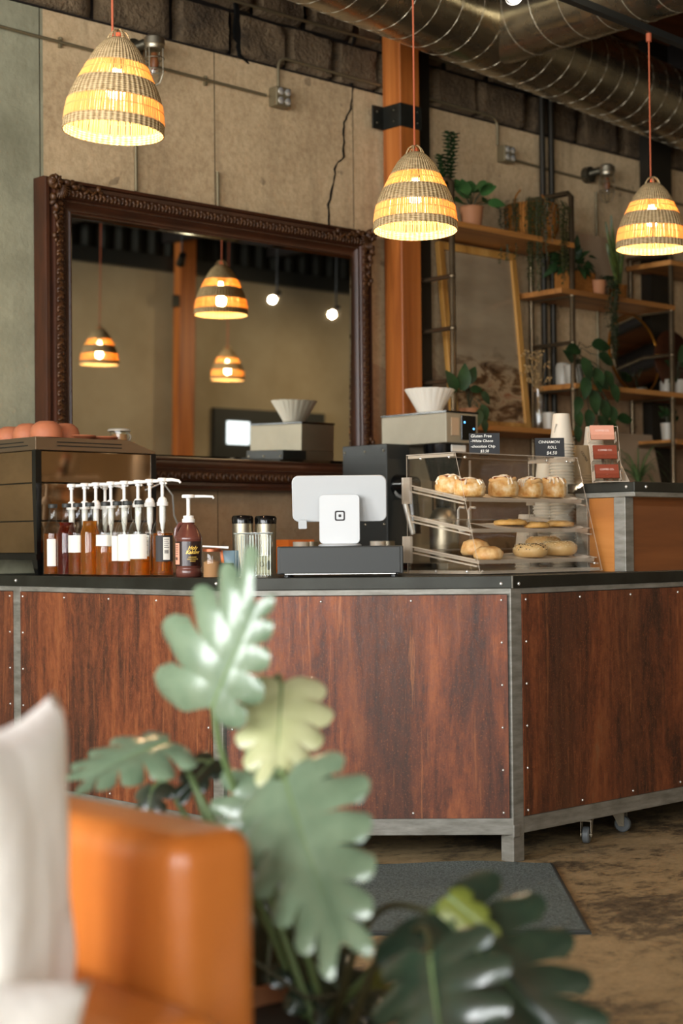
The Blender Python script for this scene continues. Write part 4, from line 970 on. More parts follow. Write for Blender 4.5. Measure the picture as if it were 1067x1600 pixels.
def rrect(w, h, r, n=6):
    pts = []
    for cx_, cy_, a0 in ((w/2-r, h/2-r, 0), (-w/2+r, h/2-r, PI/2), (-w/2+r, -h/2+r, PI), (w/2-r, -h/2+r, 3*PI/2)):
        pts += [(cx_+r*math.cos(a0+PI/2*i/n), cy_+r*math.sin(a0+PI/2*i/n)) for i in range(n+1)]
    return pts
def slab(mb, c, xd, yd, pts, th):
    zd_ = xd.cross(yd); n = len(pts); vs = [c+xd*x+yd*y for x, y in pts]+[c+xd*x+yd*y-zd_*th for x, y in pts]
    mb.add(vs, [tuple(range(n)), tuple(range(n, 2*n))[::-1]]+[(i, (i+1) % n, n+(i+1) % n, n+i) for i in range(n)])
xd = Vector((dg.x, dg.y, 0)); tilt = math.radians(14)      # back leans toward the customer at the top
yd = Vector((dn.x*math.sin(tilt), dn.y*math.sin(tilt), math.cos(tilt))); nd = xd.cross(yd)
if nd.dot(dn) < 0: nd = -nd
tc = atd(530, 779.5, d0+.01)
def slab2(c, w, h, r, th, name, mtl, par, bev=0):
    m = MB(); n = len(rrect(w, h, r)); pts = rrect(w, h, r); vs = [c+xd*x+yd*y for x, y in pts]+[c+xd*x+yd*y-nd*th for x, y in pts]
    m.add(vs, [tuple(range(n)), tuple(range(n, 2*n))[::-1]]+[(i, (i+1) % n, n+(i+1) % n, n+i) for i in range(n)]); return m.build(name, mtl, par, smooth=True, ang=30, bevel=bev)
tb = slab2(tc, 148*k_, 74*k_, 11*k_, .012, 'tablet_case', 'device', t, .003)
slab2(tc-nd*.0125, 142*k_, 66*k_, 8*k_, .001, 'screen', 'blkg', tb)
slab2(atd(472.5, 820, d0)-nd*.004, 13*k_, 14*k_, .003, .008, 'connector_tab', 'device', tb)
# stand leg: bent plate from the base up to the tablet back
lc = atd(530.5, 811, d0-.03); yd0, nd0 = yd, nd
yd = Vector((-dn.x*.06, -dn.y*.06, 1)).normalized(); nd = xd.cross(yd); nd = -nd if nd.dot(dn) < 0 else nd
st = slab2(lc, 63*k_, 77*k_, 7*k_, .012, 'stand_leg', 'device', t, .002)
q = rrect(16*k_, 16*k_, 3.2*k_); q2 = rrect(11.2*k_, 11.2*k_, 1.6*k_); lo = atd(530.8, 805.5, d0-.04); lo = lc+xd*((lo-lc).dot(xd))+yd*((lo-lc).dot(yd))+nd*.0006
m = MB(); n = len(q); m.add([lo+xd*x+yd*y for x, y in q]+[lo+xd*x+yd*y for x, y in q2], [(i, (i+1) % n, n+(i+1) % n, n+i) for i in range(n)])
q3 = rrect(4.4*k_, 4.4*k_, .8*k_); m.add([lo+xd*x+yd*y for x, y in q3], [tuple(range(n))]); m.build('square_logo', 'ink', st)
MB().lathe([(0, 0), (.070, 0), (.072, .003), (.066, .007), (0, .010)], 40, lc+Vector((0, 0, zd-lc.z))-dn*.035).build('stand_base', 'device', t, smooth=True)
# ------------------------------------------------------------------ black grinder and brewer behind
gc = atv(604, 693, 5.13)
t = thing('coffee_grinder', 'matte black riveted coffee grinder housing behind the register', 'grinder', (gc.x+.07, 5.27, .90))
MB().bmm((gc.x, 5.13, .93), (gc.x+.146, 5.417, gc.z)).build('housing', 'blkm', t, bevel=.003)
MB().bmm((gc.x-.02, 4.98, .90), (gc.x+.16, 5.43, .93)).build('base', 'blkg', t, bevel=.004)
m = MB()
for v in (5.15, 5.27, 5.40):
    for z in (gc.z-.03, gc.z-.36): m.ball((gc.x, v, z), .006, 8, 6)
for z in (gc.z-.15, gc.z-.30): m.ball((gc.x, 5.15, z), .006, 8, 6)
m.build('rivet', 'brushed', t, smooth=True)
m = MB(); m.tube([(gc.x+.07, 5.13, 1.28), (gc.x+.07, 5.02, 1.28)], [.05, .035], 18); m.tube([(gc.x+.07, 5.05, 1.25), (gc.x+.07, 5.03, 1.06)], .030, 16); m.build('spout', 'blkg', t, smooth=True)
m = MB(); m.tube([(gc.x+.02, 5.04, 1.20), (gc.x+.05, 5.02, 1.06)], .012, 10); m.lathe([(.038, 0), (.04, .012), (.036, .014)], 20, (gc.x+.07, 5.12, 1.26), rotm((1, 0, 0), (0, -1, 0))); m.build('chrome_lever', 'chrome', t, smooth=True)
bc_ = atv(697, 641, 4.93); u = bc_.x; BZ = bc_.z-1.600; BV = .10
t = thing('coffee_brewer', 'stainless coffee brewer with a blue lit control panel behind the pastry case', 'coffee brewer', (u+.1, 5.03+BV, .90))
MB().bmm((u, 4.83+BV, 1.457+BZ), (u+.21, 5.24+BV, 1.592+BZ)).build('steel_head', 'brewsteel', t, bevel=.004)
MB().bmm((u-.002, 4.828+BV, 1.592+BZ), (u+.212, 5.242+BV, 1.600+BZ)).build('top_lid', 'blkg', t)
MB().bmm((u+.095, 4.824+BV, 1.472+BZ), (u+.19, 4.8295+BV, 1.582+BZ)).build('control_panel', 'blkg', t, bevel=.002)
m = MB(); m.bmm((u+.11, 4.822+BV, 1.548+BZ), (u+.116, 4.824+BV, 1.554+BZ)); m.bmm((u+.17, 4.822+BV, 1.520+BZ), (u+.176, 4.824+BV, 1.526+BZ)); m.build('blue_indicator', 'blue_led', t)
MB().bmm((u+.03, 4.826+BV, 1.49+BZ), (u+.08, 4.8295+BV, 1.57+BZ)).build('sticker', 'canvas', t)
MB().bmm((u, 5.12+BV, .93), (u+.21, 5.24+BV, 1.457+BZ)).build('back_column', 'brewsteel', t, bevel=.003)
MB().bmm((u, 4.83+BV, .90), (u+.21, 5.24+BV, .93)).build('base_plate', 'brewsteel', t, bevel=.003)
MB().lathe([(0, 1.30), (.06, 1.30), (.085, 1.40), (.092, 1.456+BZ), (0, 1.456+BZ)], 28, (u+.105, 4.95+BV, 0)).build('brew_basket', 'blkg', t, smooth=True)
MB().bmm((u+.06, 4.852+BV, 1.42+BZ), (u+.15, 4.858+BV, 1.45+BZ)).build('basket_sticker', 'label', t)
t = thing('airpot', 'stainless thermal coffee server standing under the brewer', 'airpot', (u+.105, 4.95+BV, .93))
MB().lathe([(0, 0), (.062, 0), (.066, .01), (.066, .20), (.05, .235), (.03, .25), (0, .25)], 28, (u+.105, 4.95+BV, .93)).build('server_body', 'brushed', t, smooth=True)
MB().lathe([(0, .25), (.035, .25), (.038, .29), (.02, .31), (0, .31)], 20, (u+.105, 4.95+BV, .93)).build('lid', 'blkg', t, smooth=True)
fcn = Vector((u+.115, 5.04+BV, 1.6005+BZ))
def filters():
    t = thing('coffee_filters', 'stack of white fluted paper coffee filters on top of the brewer', 'coffee filters', fcn)
    for k in range(5):
        m = MB(); n = 96; vs = []; hh = .112-.0015*k
        for j in range(9):
            q = j/8; 
            for i in range(n):
                a = 2*PI*i/n; r = (.052+.058*q+.003*q*k*.3)*(1+.028*q*math.sin(a*24+k*.7)+.02*q*math.sin(a*3+k)); vs.append(fcn+Vector((r*math.cos(a), r*math.sin(a), .001+k*.0012+hh*q*(1+.02*math.sin(a*5+k)))))
        fs = [(j*n+i, j*n+(i+1) % n, (j+1)*n+(i+1) % n, (j+1)*n+i) for j in range(8) for i in range(n)]+[tuple(range(n))]
        m.add(vs, fs); m.build('filter_paper', 'paper', t, smooth=True, ang=80)
filters()
# second reflected brewer and grinder are the mirror's own work
# ------------------------------------------------------------------ pastry case
ku, kv = 3.952, 3.54; KW = .645; KD = .33; KT = .225; KH = 1.318-ZT
kt_ = KD-KT
t = thing('pastry_case', 'clear acrylic pastry display case with three sloping trays on the bar', 'display case', (ku+KW/2, kv+KD/2, ZT))
def kp(x, y, z): return Vector((ku+x, kv+y, ZT+z))
th = .003
def panel(name, pts, n, mtl='acrylic'):
    pts = [Vector(p) for p in pts]; n = Vector(n)*th; k = len(pts); m = MB()
    m.add(pts+[p+n for p in pts], [tuple(range(k)), tuple(range(k, 2*k))[::-1]]+[(i, (i+1) % k, k+(i+1) % k, k+i) for i in range(k)])
    m.mi = [0, 0]+[1]*k; return m.build(name, [mtl, 'acredge'], t)
side = [(0, 0, .004), (0, KD, .004), (0, KD, KH), (0, kt_, KH)]
panel('side_panel', [kp(*p) for p in side], (1, 0, 0)); panel('side_panel', [kp(p[0]+KW-th, p[1], p[2]) for p in side], (1, 0, 0))
panel('base_panel', [kp(0, 0, .004), kp(KW, 0, .004), kp(KW, KD, .004), kp(0, KD, .004)], (0, 0, 1))
panel('top_panel', [kp(0, kt_, KH), kp(KW, kt_, KH), kp(KW, KD, KH), kp(0, KD, KH)], (0, 0, 1))
sl = Vector((0, kt_, KH-.004)); nn = Vector((0, -sl.z, sl.y)).normalized()
panel('front_panel', [kp(th, 0, .006), kp(KW-th, 0, .006), kp(KW-th, kt_, KH), kp(th, kt_, KH)], -nn*1)
for k in (0, 1):
    x0 = .003+k*KW/2; x1 = x0+KW/2-.006; dpn = panel('back_door', [kp(x0, KD, .01), kp(x1, KD, .01), kp(x1, KD, KH-.006), kp(x0, KD, KH-.006)], (0, 1, 0))
    xh = KW/2-.028 if k == 0 else KW/2+.028
    MB().tube([kp(xh, KD+.003, .23), kp(xh, KD+.026, .232), kp(xh, KD+.034, .222), kp(xh, KD+.034, .158), kp(xh, KD+.026, .148), kp(xh, KD+.003, .15)], .0045, 8).build('door_handle', 'white', dpn, smooth=True)
for z in (.085, .285):
    for dx in (0, 1):
        m = MB(); m.bmm(kp(-.006+dx*(KW+.0), KD-.02, z-.045), kp(.006+dx*(KW+.0), KD+.012, z+.045)); m.tube([kp(-.004+dx*(KW+.008), KD+.013, z-.045), kp(-.004+dx*(KW+.008), KD+.013, z+.045)], .005, 8); m.build('hinge', 'acredge', t)
m = MB()   # glued corner strips
for z in (.010, KH-.006):
    y0 = .004 if z < .1 else kt_+.004
    for x in (.008, KW-.008): m.box(kp(x, (y0+KD)/2, z), (.010, KD-y0-.01, .010))
    m.box(kp(KW/2, y0+.006, z), (KW-.03, .010, .008)) if z < .1 else None
m.build('corner_strip', 'acredge', t)
m = MB()
for (x, y, z) in ((.004, kt_+.03, KH-.012), (.004, kt_+.16, KH-.012), (.004, .06, .012), (.004, .2, .012), (KW-.004, kt_+.03, KH-.012), (KW-.05, kt_+.01, KH-.012), (KW-.16, kt_+.01, KH-.012), (KW-.02, .02, .03), (.03, .015, .012), (.06, kt_+.01, KH-.012)): m.ball(kp(x, y, z), .0055, 8, 6)
m.build('screw', 'chrome', t, smooth=True)
TR = []
for k, (zf, zb) in enumerate(((.040, .085), (.143, .190), (.246, .292))):
    yf_ = kt_*zf/KH+.012; yb_ = KD-.015; th_ = .004; A = math.atan2(zb-zf, yb_-yf_)
    TR.append((yf_, yb_, zf, zb))
    def tq(x, s, h=0, yf_=yf_, yb_=yb_, zf=zf, zb=zb): return kp(x, yf_+(yb_-yf_)*s, zf+(zb-zf)*s+h)
    m = MB(); m.add([tq(.02, 0), tq(KW-.02, 0), tq(KW-.02, 1), tq(.02, 1), tq(.02, 0, -.004), tq(KW-.02, 0, -.004), tq(KW-.02, 1, -.004), tq(.02, 1, -.004)], [(0, 1, 2, 3), (7, 6, 5, 4), (0, 4, 5, 1), (1, 5, 6, 2), (2, 6, 7, 3), (3, 7, 4, 0)]); m.mi = [0, 0, 1, 1, 1, 1]
    tr = m.build('tray', ['acrylic', 'acredge'], t)
    m = MB(); m.bar(tq(.02, 0, .004), tq(KW-.02, 0, .004), .003, .012, (0, 0, 1)); m.bar(tq(.02, 0, .003), tq(.02, 1, .003), .003, .010); m.bar(tq(KW-.02, 0, .003), tq(KW-.02, 1, .003), .003, .010); m.build('tray_lip', 'acredge', tr)
    m = MB()
    for x in (.008, KW-.008): m.bar(tq(x, -.02, -.010), tq(x, 1, -.010), .011, .005); m.bar(tq(x, .0, .010), tq(x, 1, .010), .011, .004)
    m.build('tray_rail', 'acredge', t)
    # paper liner
    m = MB().grid(lambda s, q, tq=tq, k=k: tq(.17+(KW-.20)*s, .03+.55*q, .0015+.002*abs(math.sin(s*9+k*2+q*3))+(.012*max(0, (s-.9)*10)*math.sin(q*5+1)**2)), 30, 10)
    one('paper_liner', 'crinkled white paper liner on the %s tray of the pastry case' % ('bottom', 'middle', 'top')[k], 'paper', m, 'paper', smooth=True)
def onTray(k, x_px, s, y_px=None):
    yf_, yb_, zf, zb = TR[k]; v = kv+yf_+(yb_-yf_)*s; r = ray(x_px, 800); u = r.x/r.y*v; return Vector((u, v, ZT+zf+(zb-zf)*s+.004))
# cinnamon rolls
def croll(c, lab, r, h, rz, seed):
    rr = random.Random(seed); t = thing('cinnamon_roll', lab, 'pastry', c, 0, 'cinnamon rolls on the top tray')
    m = MB(); n = 36; prof = []
    m.lathe([(0, 0), (r*.8, 0), (r*.97, h*.12), (r*1.0, h*.45), (r*.95, h*.75), (r*.72, h*.93), (r*.3, h*.98), (0, h*.97)], n, c)
    for i, p in enumerate(m.v):
        d = noise.noise((p-c)*38+Vector((seed*3, 0, 0)))*.010; q = (p-c); q.x *= 1+d*12*.5; q.y *= 1+d*12*.5; q.z *= 1+d*8; m.v[i] = c+q
    m.build('dough', 'dough', t, smooth=True, ang=80)
    m = MB(); pts = [c+Vector(((r*.86-r*.78*i/48)*math.cos(i*.30+rz), (r*.86-r*.78*i/48)*math.sin(i*.30+rz), h*(.86+.14*i/48)+.004*math.sin(i*1.3+seed))) for i in range(49)]
    m.tube(pts, [.0085-.002*i/48 for i in range(49)], 7); m.build('swirl', 'crust', t, smooth=True, ang=80)
    m = MB(); pts = [c+Vector(((r*.80-r*.72*i/40)*math.cos(i*.36+rz+.4), (r*.80-r*.72*i/40)*math.sin(i*.36+rz+.4), h*(.92+.10*i/40)+.004)) for i in range(41)]
    m.tube(pts, .0035, 5); m.build('cinnamon_line', 'cinn', t, smooth=True)
    m = MB()
    for q in range(9):
        a = rr.uniform(0, 2*PI); b = a+rr.uniform(1.3, 2.6); p0_ = c+Vector((r*.8*math.cos(a), r*.8*math.sin(a), h*.95)); p1_ = c+Vector((r*.7*math.cos(b), r*.7*math.sin(b), h*.97)); pm_ = c+Vector((rr.uniform(-.3, .3)*r, rr.uniform(-.3, .3)*r, h*1.10))
        m.tube([c+Vector((r*1.0*math.cos(a), r*1.0*math.sin(a), h*rr.uniform(.55, .8))), p0_, pm_, p1_], [.003, .0045, .005, .004], 7)
    for q in range(4): a = rr.uniform(0, 6); m.ball(c+Vector((r*.42*math.cos(a), r*.42*math.sin(a), h*1.0)), (r*.38, r*.3, .007), 12, 6)
    m.build('icing', 'icing', t, smooth=True, ang=80); return t
for k, (x, s, r, h, lab) in enumerate(((702, .45, .042, .045, 'leftmost cinnamon roll half behind the front edge of the case, top tray'), (733, .20, .050, .044, 'smooth glazed cinnamon roll second from the left on the top tray'), (787, .25, .047, .052, 'crumbly cinnamon roll in the middle of the top tray'), (828, .25, .043, .050, 'iced cinnamon roll second from the right on the top tray'), (864, .30, .043, .052, 'rightmost cinnamon roll on the top tray'))):
    croll(onTray(2, x, s), lab, r*1.12, h*1.28, k*1.3, k+1)
# cookies
for k, (x, s, r, lab, dz) in enumerate(((797, .35, .050, 'chunky cookie on the left of the middle tray', .002), (838, .18, .040, 'flat cookie in the centre of the middle tray', 0), (872, .25, .048, 'wide cookie on the right of the middle tray', .001))):
    c = onTray(1, x, s); c.z += dz; r *= 1.15; m = MB().lathe([(0, 0), (r*.9, 0), (r, .006), (r*.95, .014), (r*.6, .019), (0, .020)], 32, c)
    for i, p in enumerate(m.v): q = p-c; f_ = 1+.12*noise.noise(q*60+Vector((k*5, 0, 0))); q.x *= f_; q.y *= f_; q.z *= 1+.3*noise.noise(q*90+Vector((9, k, 0))); m.v[i] = c+q
    one('cookie', lab, 'cookie', m, 'cookie', 'cookies on the middle tray', base=c, smooth=True, ang=80)
# bagels and buns
def bagel(c, lab, r, ro, seeds, seed, mtl='bagel', group='bagels on the bottom tray'):
    r *= 1.3; ro *= 1.18; rr = random.Random(seed); t = thing('bagel', lab, 'bagel', c, 0, group)
    m = MB(); N = 36; n = 16
    for i in range(N):
        a = 2*PI*i/N
        for j in range(n):
            b = 2*PI*j/n; q = ro*(1+.05*noise.noise(Vector((math.cos(a)*2, math.sin(a)*2, seed)))); rad = r+q*1.05*math.cos(b); m.v.append(c+Vector((rad*math.cos(a), rad*math.sin(a), q*.9+q*.9*math.sin(b))))
    for i in range(N):
        for j in range(n): m.f.append((i*n+j, ((i+1) % N)*n+j, ((i+1) % N)*n+(j+1) % n, i*n+(j+1) % n)); m.mi.append(0)
    m.build('bread', mtl, t, smooth=True, ang=80)
    if seeds:
        m = MB()
        for k in range(420 if seeds == 'mix' else 260):
            a = rr.uniform(0, 2*PI); b = rr.uniform(.1, PI-.1); q = ro*1.0; rad = r+q*1.05*math.cos(b); p = c+Vector((rad*math.cos(a), rad*math.sin(a), q*.9+q*.9*math.sin(b)+.0005))
            m.mat(0 if (seeds == 'sesame' or rr.random() < .4) else 1); m.ball(p, (.0032, .0019, .0013), 5, 3, rotm((rr.uniform(-1, 1), rr.uniform(-1, 1), .01), (math.cos(a)*math.cos(b), math.sin(a)*math.cos(b), math.sin(b))))
        m.build('seeds', ['sesame', 'poppy'], t)
    return t
bagel(onTray(0, 828, .22), 'everything bagel covered in dark seeds, front of the bottom tray', .026, .022, 'mix', 1)
bagel(onTray(0, 872, .30), 'large pale sesame bagel at the right of the bottom tray', .028, .024, 'sesame', 2)
bagel(onTray(0, 848, .72), 'sesame bagel lying behind the seeded bagel on the bottom tray', .028, .023, 'sesame', 3)
def bun(c, lab, r, h, seed):
    r *= 1.12; h *= 1.18
    m = MB().lathe([(0, 0), (r*.85, 0), (r, h*.2), (r*.97, h*.5), (r*.8, h*.8), (r*.45, h*.97), (0, h)], 30, c)
    for i, p in enumerate(m.v): q = p-c; f_ = 1+.10*noise.noise(q*45+Vector((seed, 0, 0))); q *= f_; m.v[i] = c+Vector((q.x, q.y, max(0, q.z)))
    one('bread_bun', lab, 'bun', m, 'crust', 'golden buns on the bottom tray', base=c, smooth=True, ang=80)
bun(onTray(0, 742, .45), 'taller cracked golden bun at the left of the bottom tray', .044, .046, 1)
bun(onTray(0, 762, .12), 'low smooth golden bun in front on the bottom tray', .044, .038, 5)
# chalk cards on top of the case
def card(label, x0, x1, y0, y1, lines, lean=.12):
    zb = ZT+KH+.0035; v = kv+kt_+.05
    c = atv((x0+x1)/2, 707, v); d = (c-O).dot(fw); w = (x1-x0)/F*d; h = (y1-y0)/F*d; c.z = zb
    xd_ = lr; n_ = Vector((-fw.x, -fw.y, 0)).normalized(); yd_ = (Vector((0, 0, 1))-n_*lean).normalized(); nn_ = xd_.cross(yd_)
    t = thing('price_card', label, 'sign', c)
    R_ = Matrix((xd_, yd_, nn_)).transposed(); MB().box(c+yd_*(h/2)+Vector((0, 0, .001)), (w, h, .002), R_).build('black_card', 'board', t)
    for body, sz, fx, fy, al in lines: text('chalk_lettering', body, sz*h, c+xd_*(fx*w)+yd_*(fy*h)+nn_*.0015+Vector((0, 0, .001)), R_, 'chalk', t, al, ext=.0002, shear=.15, bold=.00008)
    MB().box(c-nn_*.012+Vector((0, 0, .004)), (w*.3, .008, .024), R_).build('card_foot', 'board', t)
card('black chalk card reading Gluten Free with white choco and chocolate chip prices', 733, 781, 673, 706, [('Gluten Free', .205, -.45, .86, 'LEFT'), ('-White Choco', .18, -.45, .62, 'LEFT'), ('-chocolate Chip', .18, -.45, .36, 'LEFT'), ('$3.50', .18, 0, .13, 'CENTER')])
card('black chalk card reading Cinnamon Roll four fifty on top of the case', 836, 882, 677, 707, [('CINNAMON', .20, -.02, .78, 'CENTER'), ('ROLL', .20, .08, .50, 'CENTER'), ('$4.50', .24, .06, .2, 'CENTER')])
# ------------------------------------------------------------------ paper cups
def cup_proto(name, m_):
    h = .118; r0_, r1 = .0305, .0445
    o = MB().lathe([(r1+.0030, .001), (r1+.0036, .0035), (r1+.0026, .0062), (r1-.0008, .0068), (r0_+.001, h-.004), (r0_, h), (r0_-.002, h-.0005), (r0_-.0025, h-.006), (0, h-.006)], 28, cap=False).build(name, m_, smooth=True, ang=45)
    return o
CP = cup_proto('paper_cup', 'cup'); CK = cup_proto('paper_cup', 'kraft'); used = {}
def stack(proto, u, v, z, n, pitch, topl, midl, grp, wob=.0012):
    top = None
    for k in range(n):
        first = proto.name not in used
        o = proto if first else tree_copy(proto); used[proto.name] = 1
        o.location = (u+random.uniform(-wob, wob)+k*.00008, v+random.uniform(-wob, wob), z+k*pitch); o['category'] = 'paper cup'; o['group'] = grp
        o['label'] = topl if k == n-1 else midl; ROOT[o.name] = Matrix.Translation(o.location); top = o
    return top
def upos(x, v): r = ray(x, 800); return r.x/r.y*v
v = 3.895; p = atv(876, 645, v); n1 = round((p.z-ZT-.118)/.0115)+1
s1 = stack(CP, p.x, v, ZT, n1, .0115, 'top white cup of the tallest stack behind the Cinnamon Roll card', 'white paper cup nested in the tallest upside down stack behind the pastry case', 'cups of the tallest stack')
v = 3.99; p = atv(851, 723, v); n2 = round((p.z-ZT-.118)/.0115)+1
stack(CP, p.x, v, ZT, n2, .0115, 'top white cup of the second stack, just left of the tallest stack', 'white paper cup nested in the stack just left of the tallest stack', 'cups of the second stack')
v = 3.955; p = atv(823, 802, v); n3 = max(3, round((p.z-ZT-.118)/.0115)+1)
stack(CP, p.x, v, ZT, n3, .0115, 'top white cup of the short stack seen through the pastry case', 'white paper cup nested in the short stack seen through the pastry case', 'cups of the short stack')
p = atv(906, 696, 3.915); s3 = stack(CK, p.x, 3.915, ZT, round((p.z-ZT-.118)/.0105)+1, .0105, 'top tan cup with dark print beside the raised counter', 'tan paper cup nested in the tan stack behind the raised counter end', 'tan cups behind the raised counter')
p = atv(926, 668, 3.985); s4 = stack(CP, p.x, 3.985, ZT, round((p.z-ZT-.118)/.0105)+1, .0105, 'top white cup behind the business card holder', 'white paper cup nested in the stack behind the business card holder', 'cups behind the card holder')
def cupprint(o, body, size, z, yaw, rot):
    loc = o.location; a = math.atan2(-fw.y, -fw.x)+yaw; rr0 = .0445-(.014)*(z/.118)+.0006
    d = Vector((math.cos(a), math.sin(a), 0)); xd_ = Vector((-d.y, d.x, 0)); upd = (Vector((0, 0, 1))-d*.12).normalized()
    Rr = Matrix.Rotation(rot, 3, d); e = text('cup_print', body, size, loc+d*(rr0+.001)+Vector((0, 0, z)), trot(Rr @ xd_, Rr @ upd), 'ink', None, ext=.0001)
    e.parent = o; e.matrix_parent_inverse = Matrix.Translation(loc).inverted()
cupprint(s1, 'COFFEE', .010, .062, -.75, 1.2)
cupprint(s3, 'COFFEE', .013, .075, .25, -1.0)
# ------------------------------------------------------------------ business card holder
def cardholder():
    n_ = Vector((-fw.x, -fw.y, 0)).normalized(); n_ = Matrix.Rotation(.12, 3, 'Z') @ n_; xd_ = Vector((-n_.y, n_.x, 0)); 
    if xd_.dot(lr) < 0: xd_ = -xd_
    b = Vector((upos(951, 3.53), 3.53, ZR)); t = thing('card_holder', 'clear three tier holder of pink and rust brown business cards', 'card holder', b)
    yd_ = (Vector((0, 0, 1))-n_*.26).normalized(); nn_ = xd_.cross(yd_); R_ = Matrix((xd_, yd_, nn_)).transposed()
    MB().box(b-n_*.010+yd_*.105+Vector((0, 0, .002)), (.108, .205, .003), R_).build('back_plate', 'acrylic', t)
    m = MB()
    for s in (-1, 1): m.box(b-n_*.010+yd_*.105+xd_*(s*.054)+Vector((0, 0, .002)), (.002, .205, .005), R_)
    m.box(b-n_*.010+yd_*.208+Vector((0, 0, .002)), (.108, .002, .004), R_); m.box(b+n_*.03+Vector((0, 0, .002)), (.11, .09, .003), rotm(xd_, (0, 0, 1)))
    m.add([b+xd_*.054+n_*.07+Vector((0, 0, .002)), b+xd_*.054-n_*.01+Vector((0, 0, .002)), b+xd_*.054-n_*.01+yd_*.07, b+xd_*.056+n_*.07+Vector((0, 0, .002)), b+xd_*.056-n_*.01+Vector((0, 0, .002)), b+xd_*.056-n_*.01+yd_*.07], [(0, 1, 2), (5, 4, 3), (0, 3, 4, 1), (1, 4, 5, 2), (2, 5, 3, 0)])
    m.build('edge', 'acredge', t)
    for k, (px, py0, py1, mm) in enumerate(((948.5, 725, 747, 'cardb'), (945.5, 695, 717, 'cardb'), (941, 664, 687, 'cardp'))):
        d_ = (b-O).dot(fw)-.045+.022*k; c = atd(px, (py0+py1)/2, d_); w = 37.5/F*d_; h = (py1-py0)/F*d_
        pk = MB(); cc_ = c-nn_*.010-yd_*.006
        pk.box(cc_+nn_*.013-yd_*(h*.3), (w+.008, h*.45, .0015), R_); pk.box(cc_-yd_*(h*.55), (w+.01, .002, .028), R_); pk.build('pocket', 'acrylic', t)
        pe = MB(); 
        for s in (-1, 1): pe = MB(); pe.box(cc_+xd_*(s*(w/2+.005))-yd_*(h*.2), (.0018, h*.7, .026), R_); pe.build('pocket_side', 'acredge', t)
        cs = thing('business_cards', ('rust brown business cards in the lowest tier of the holder', 'rust brown business cards in the middle tier of the holder', 'pink business cards in the top tier of the holder')[k], 'business cards', c, 0, 'business cards')
        MB().box(c-nn_*.004, (w, h, .008), R_).build('card_stack', mm, cs)
        text('card_lettering', 'COFFEE CO.', .0095, c+yd_*(h*.12)+nn_*.0004, R_, 'tinyink', cs, ext=.0001); text('card_lettering', '- -', .006, c-yd_*(h*.22)+nn_*.0004, R_, 'tinyink', cs, ext=.0001)
    rods = MB()
    for s in (-.012, .022): rods.box(b+xd_*s-n_*.004+yd_*.045+Vector((0, 0, .002)), (.009, .09, .004), R_)
    rods.build('support_post', 'brushed', t)
cardholder()
# ------------------------------------------------------------------ pipe and board shelving on the wall
VS = 5.38; PA, PB, PC2, PD = 5.829, 6.757, 7.645, 8.55
t = thing('pipe_shelving', 'steel pipe shelving with orange wooden boards fixed to the wall right of the post', 'shelving', (7.0, 5.5, .90))
for k, (u, z0, z1) in enumerate(((PA, .90, 2.80), (PB, .90, 2.86), (PC2, .90, 2.64), (PD, .90, 2.86))):
    m = MB(); m.tube([(u, VS, z0), (u, VS, z1-.02), (u, VS+.02, z1), (u, VW-.02, z1)], .015, 10)
    m.tube([(u, VW-.04, z0), (u, VW-.04, z1)], .015, 10); m.build('upright_pipe', 'pipe', t, smooth=True)
    for z in ((2.34, 2.085, 1.83, 1.585) if k == 0 else (2.60, 2.335, 2.085, 1.84, 1.58)):
        if z < z1-.02: m = MB(); m.tube([(u, VS, z-.018), (u, VW-.03, z-.018)], .011, 8); m.ball((u, VS, z-.018), (.019, .019, .02), 10, 6); m.build('rung', 'pipe', t, smooth=True)
BD = {}
for nm, a, b, z in (('A', PA-.02, PB+.0, 2.592), ('B', PB-.115, PC2+.01, 2.345), ('C', PC2-.03, PD+.3, 2.600), ('E', PB-.01, PC2+.9, 1.853), ('F', PA-.02, PB+.0, 1.602), ('G', PC2-.0, PD+.3, 1.590), ('H', PB, PD+.2, 1.27)):
    MB().bmm((a, VS-.02, z-.028), (b, VW-.03, z)).build('shelf_board', 'shelf', t, bevel=.002); BD[nm] = z
GP = 'plants on the pipe shelving'
def potmesh(c, r, h, m_, t, name='pot', r2=None):
    r2 = r2 or r*.8
    MB().lathe([(0, 0), (r2, 0), (r, h*.95), (r*1.04, h*.96), (r*1.04, h), (r*.92, h), (r*.88, h*.86), (0, h*.86)], 24, c).build(name, m_, t, smooth=True, ang=50)
def sp(x, z, v=5.50):   # point above a board under photo column x
    r = ray(x, 800); return Vector((r.x/r.y*v, v, z))
# eucalyptus-like upright sprig
c = sp(709, BD['A']); t = thing('potted_plant', 'upright leafy sprig plant at the left end of the top shelf', 'plant', c, 0, GP)
potmesh(c, .04, .07, 'pot', t); m = MB(); l = MB(); rr = random.Random(1)
for s in (-.012, .012, -.045):
    top = .43 if s > -.03 else .30; pts = [c+Vector((s*q*2, .01*math.sin(q*5), .05+top*q)) for q in [i/8 for i in range(9)]]; m.tube(pts, .003, 5)
    for i in range(3, 24):
        q = pts[i//3].lerp(pts[min(8, i//3+1)], (i % 3)/3)
        for a in (0, 1.6, 3.1, 4.7): l.leaf(q, (math.cos(a+i*.7), math.sin(a+i*.7), .5), (0, 0, 1), .036, .028, .2, 4)
m.build('stem', 'stemd', t); l.build('leaves', 'lf', t, smooth=True)
c = sp(742, BD['A'], 5.46); t = thing('potted_plant', 'round leaved green plant in an orange clay pot on the top shelf', 'plant', c, 0, GP)
potmesh(c, .06, .11, 'potb', t); m = MB(); l = MB()
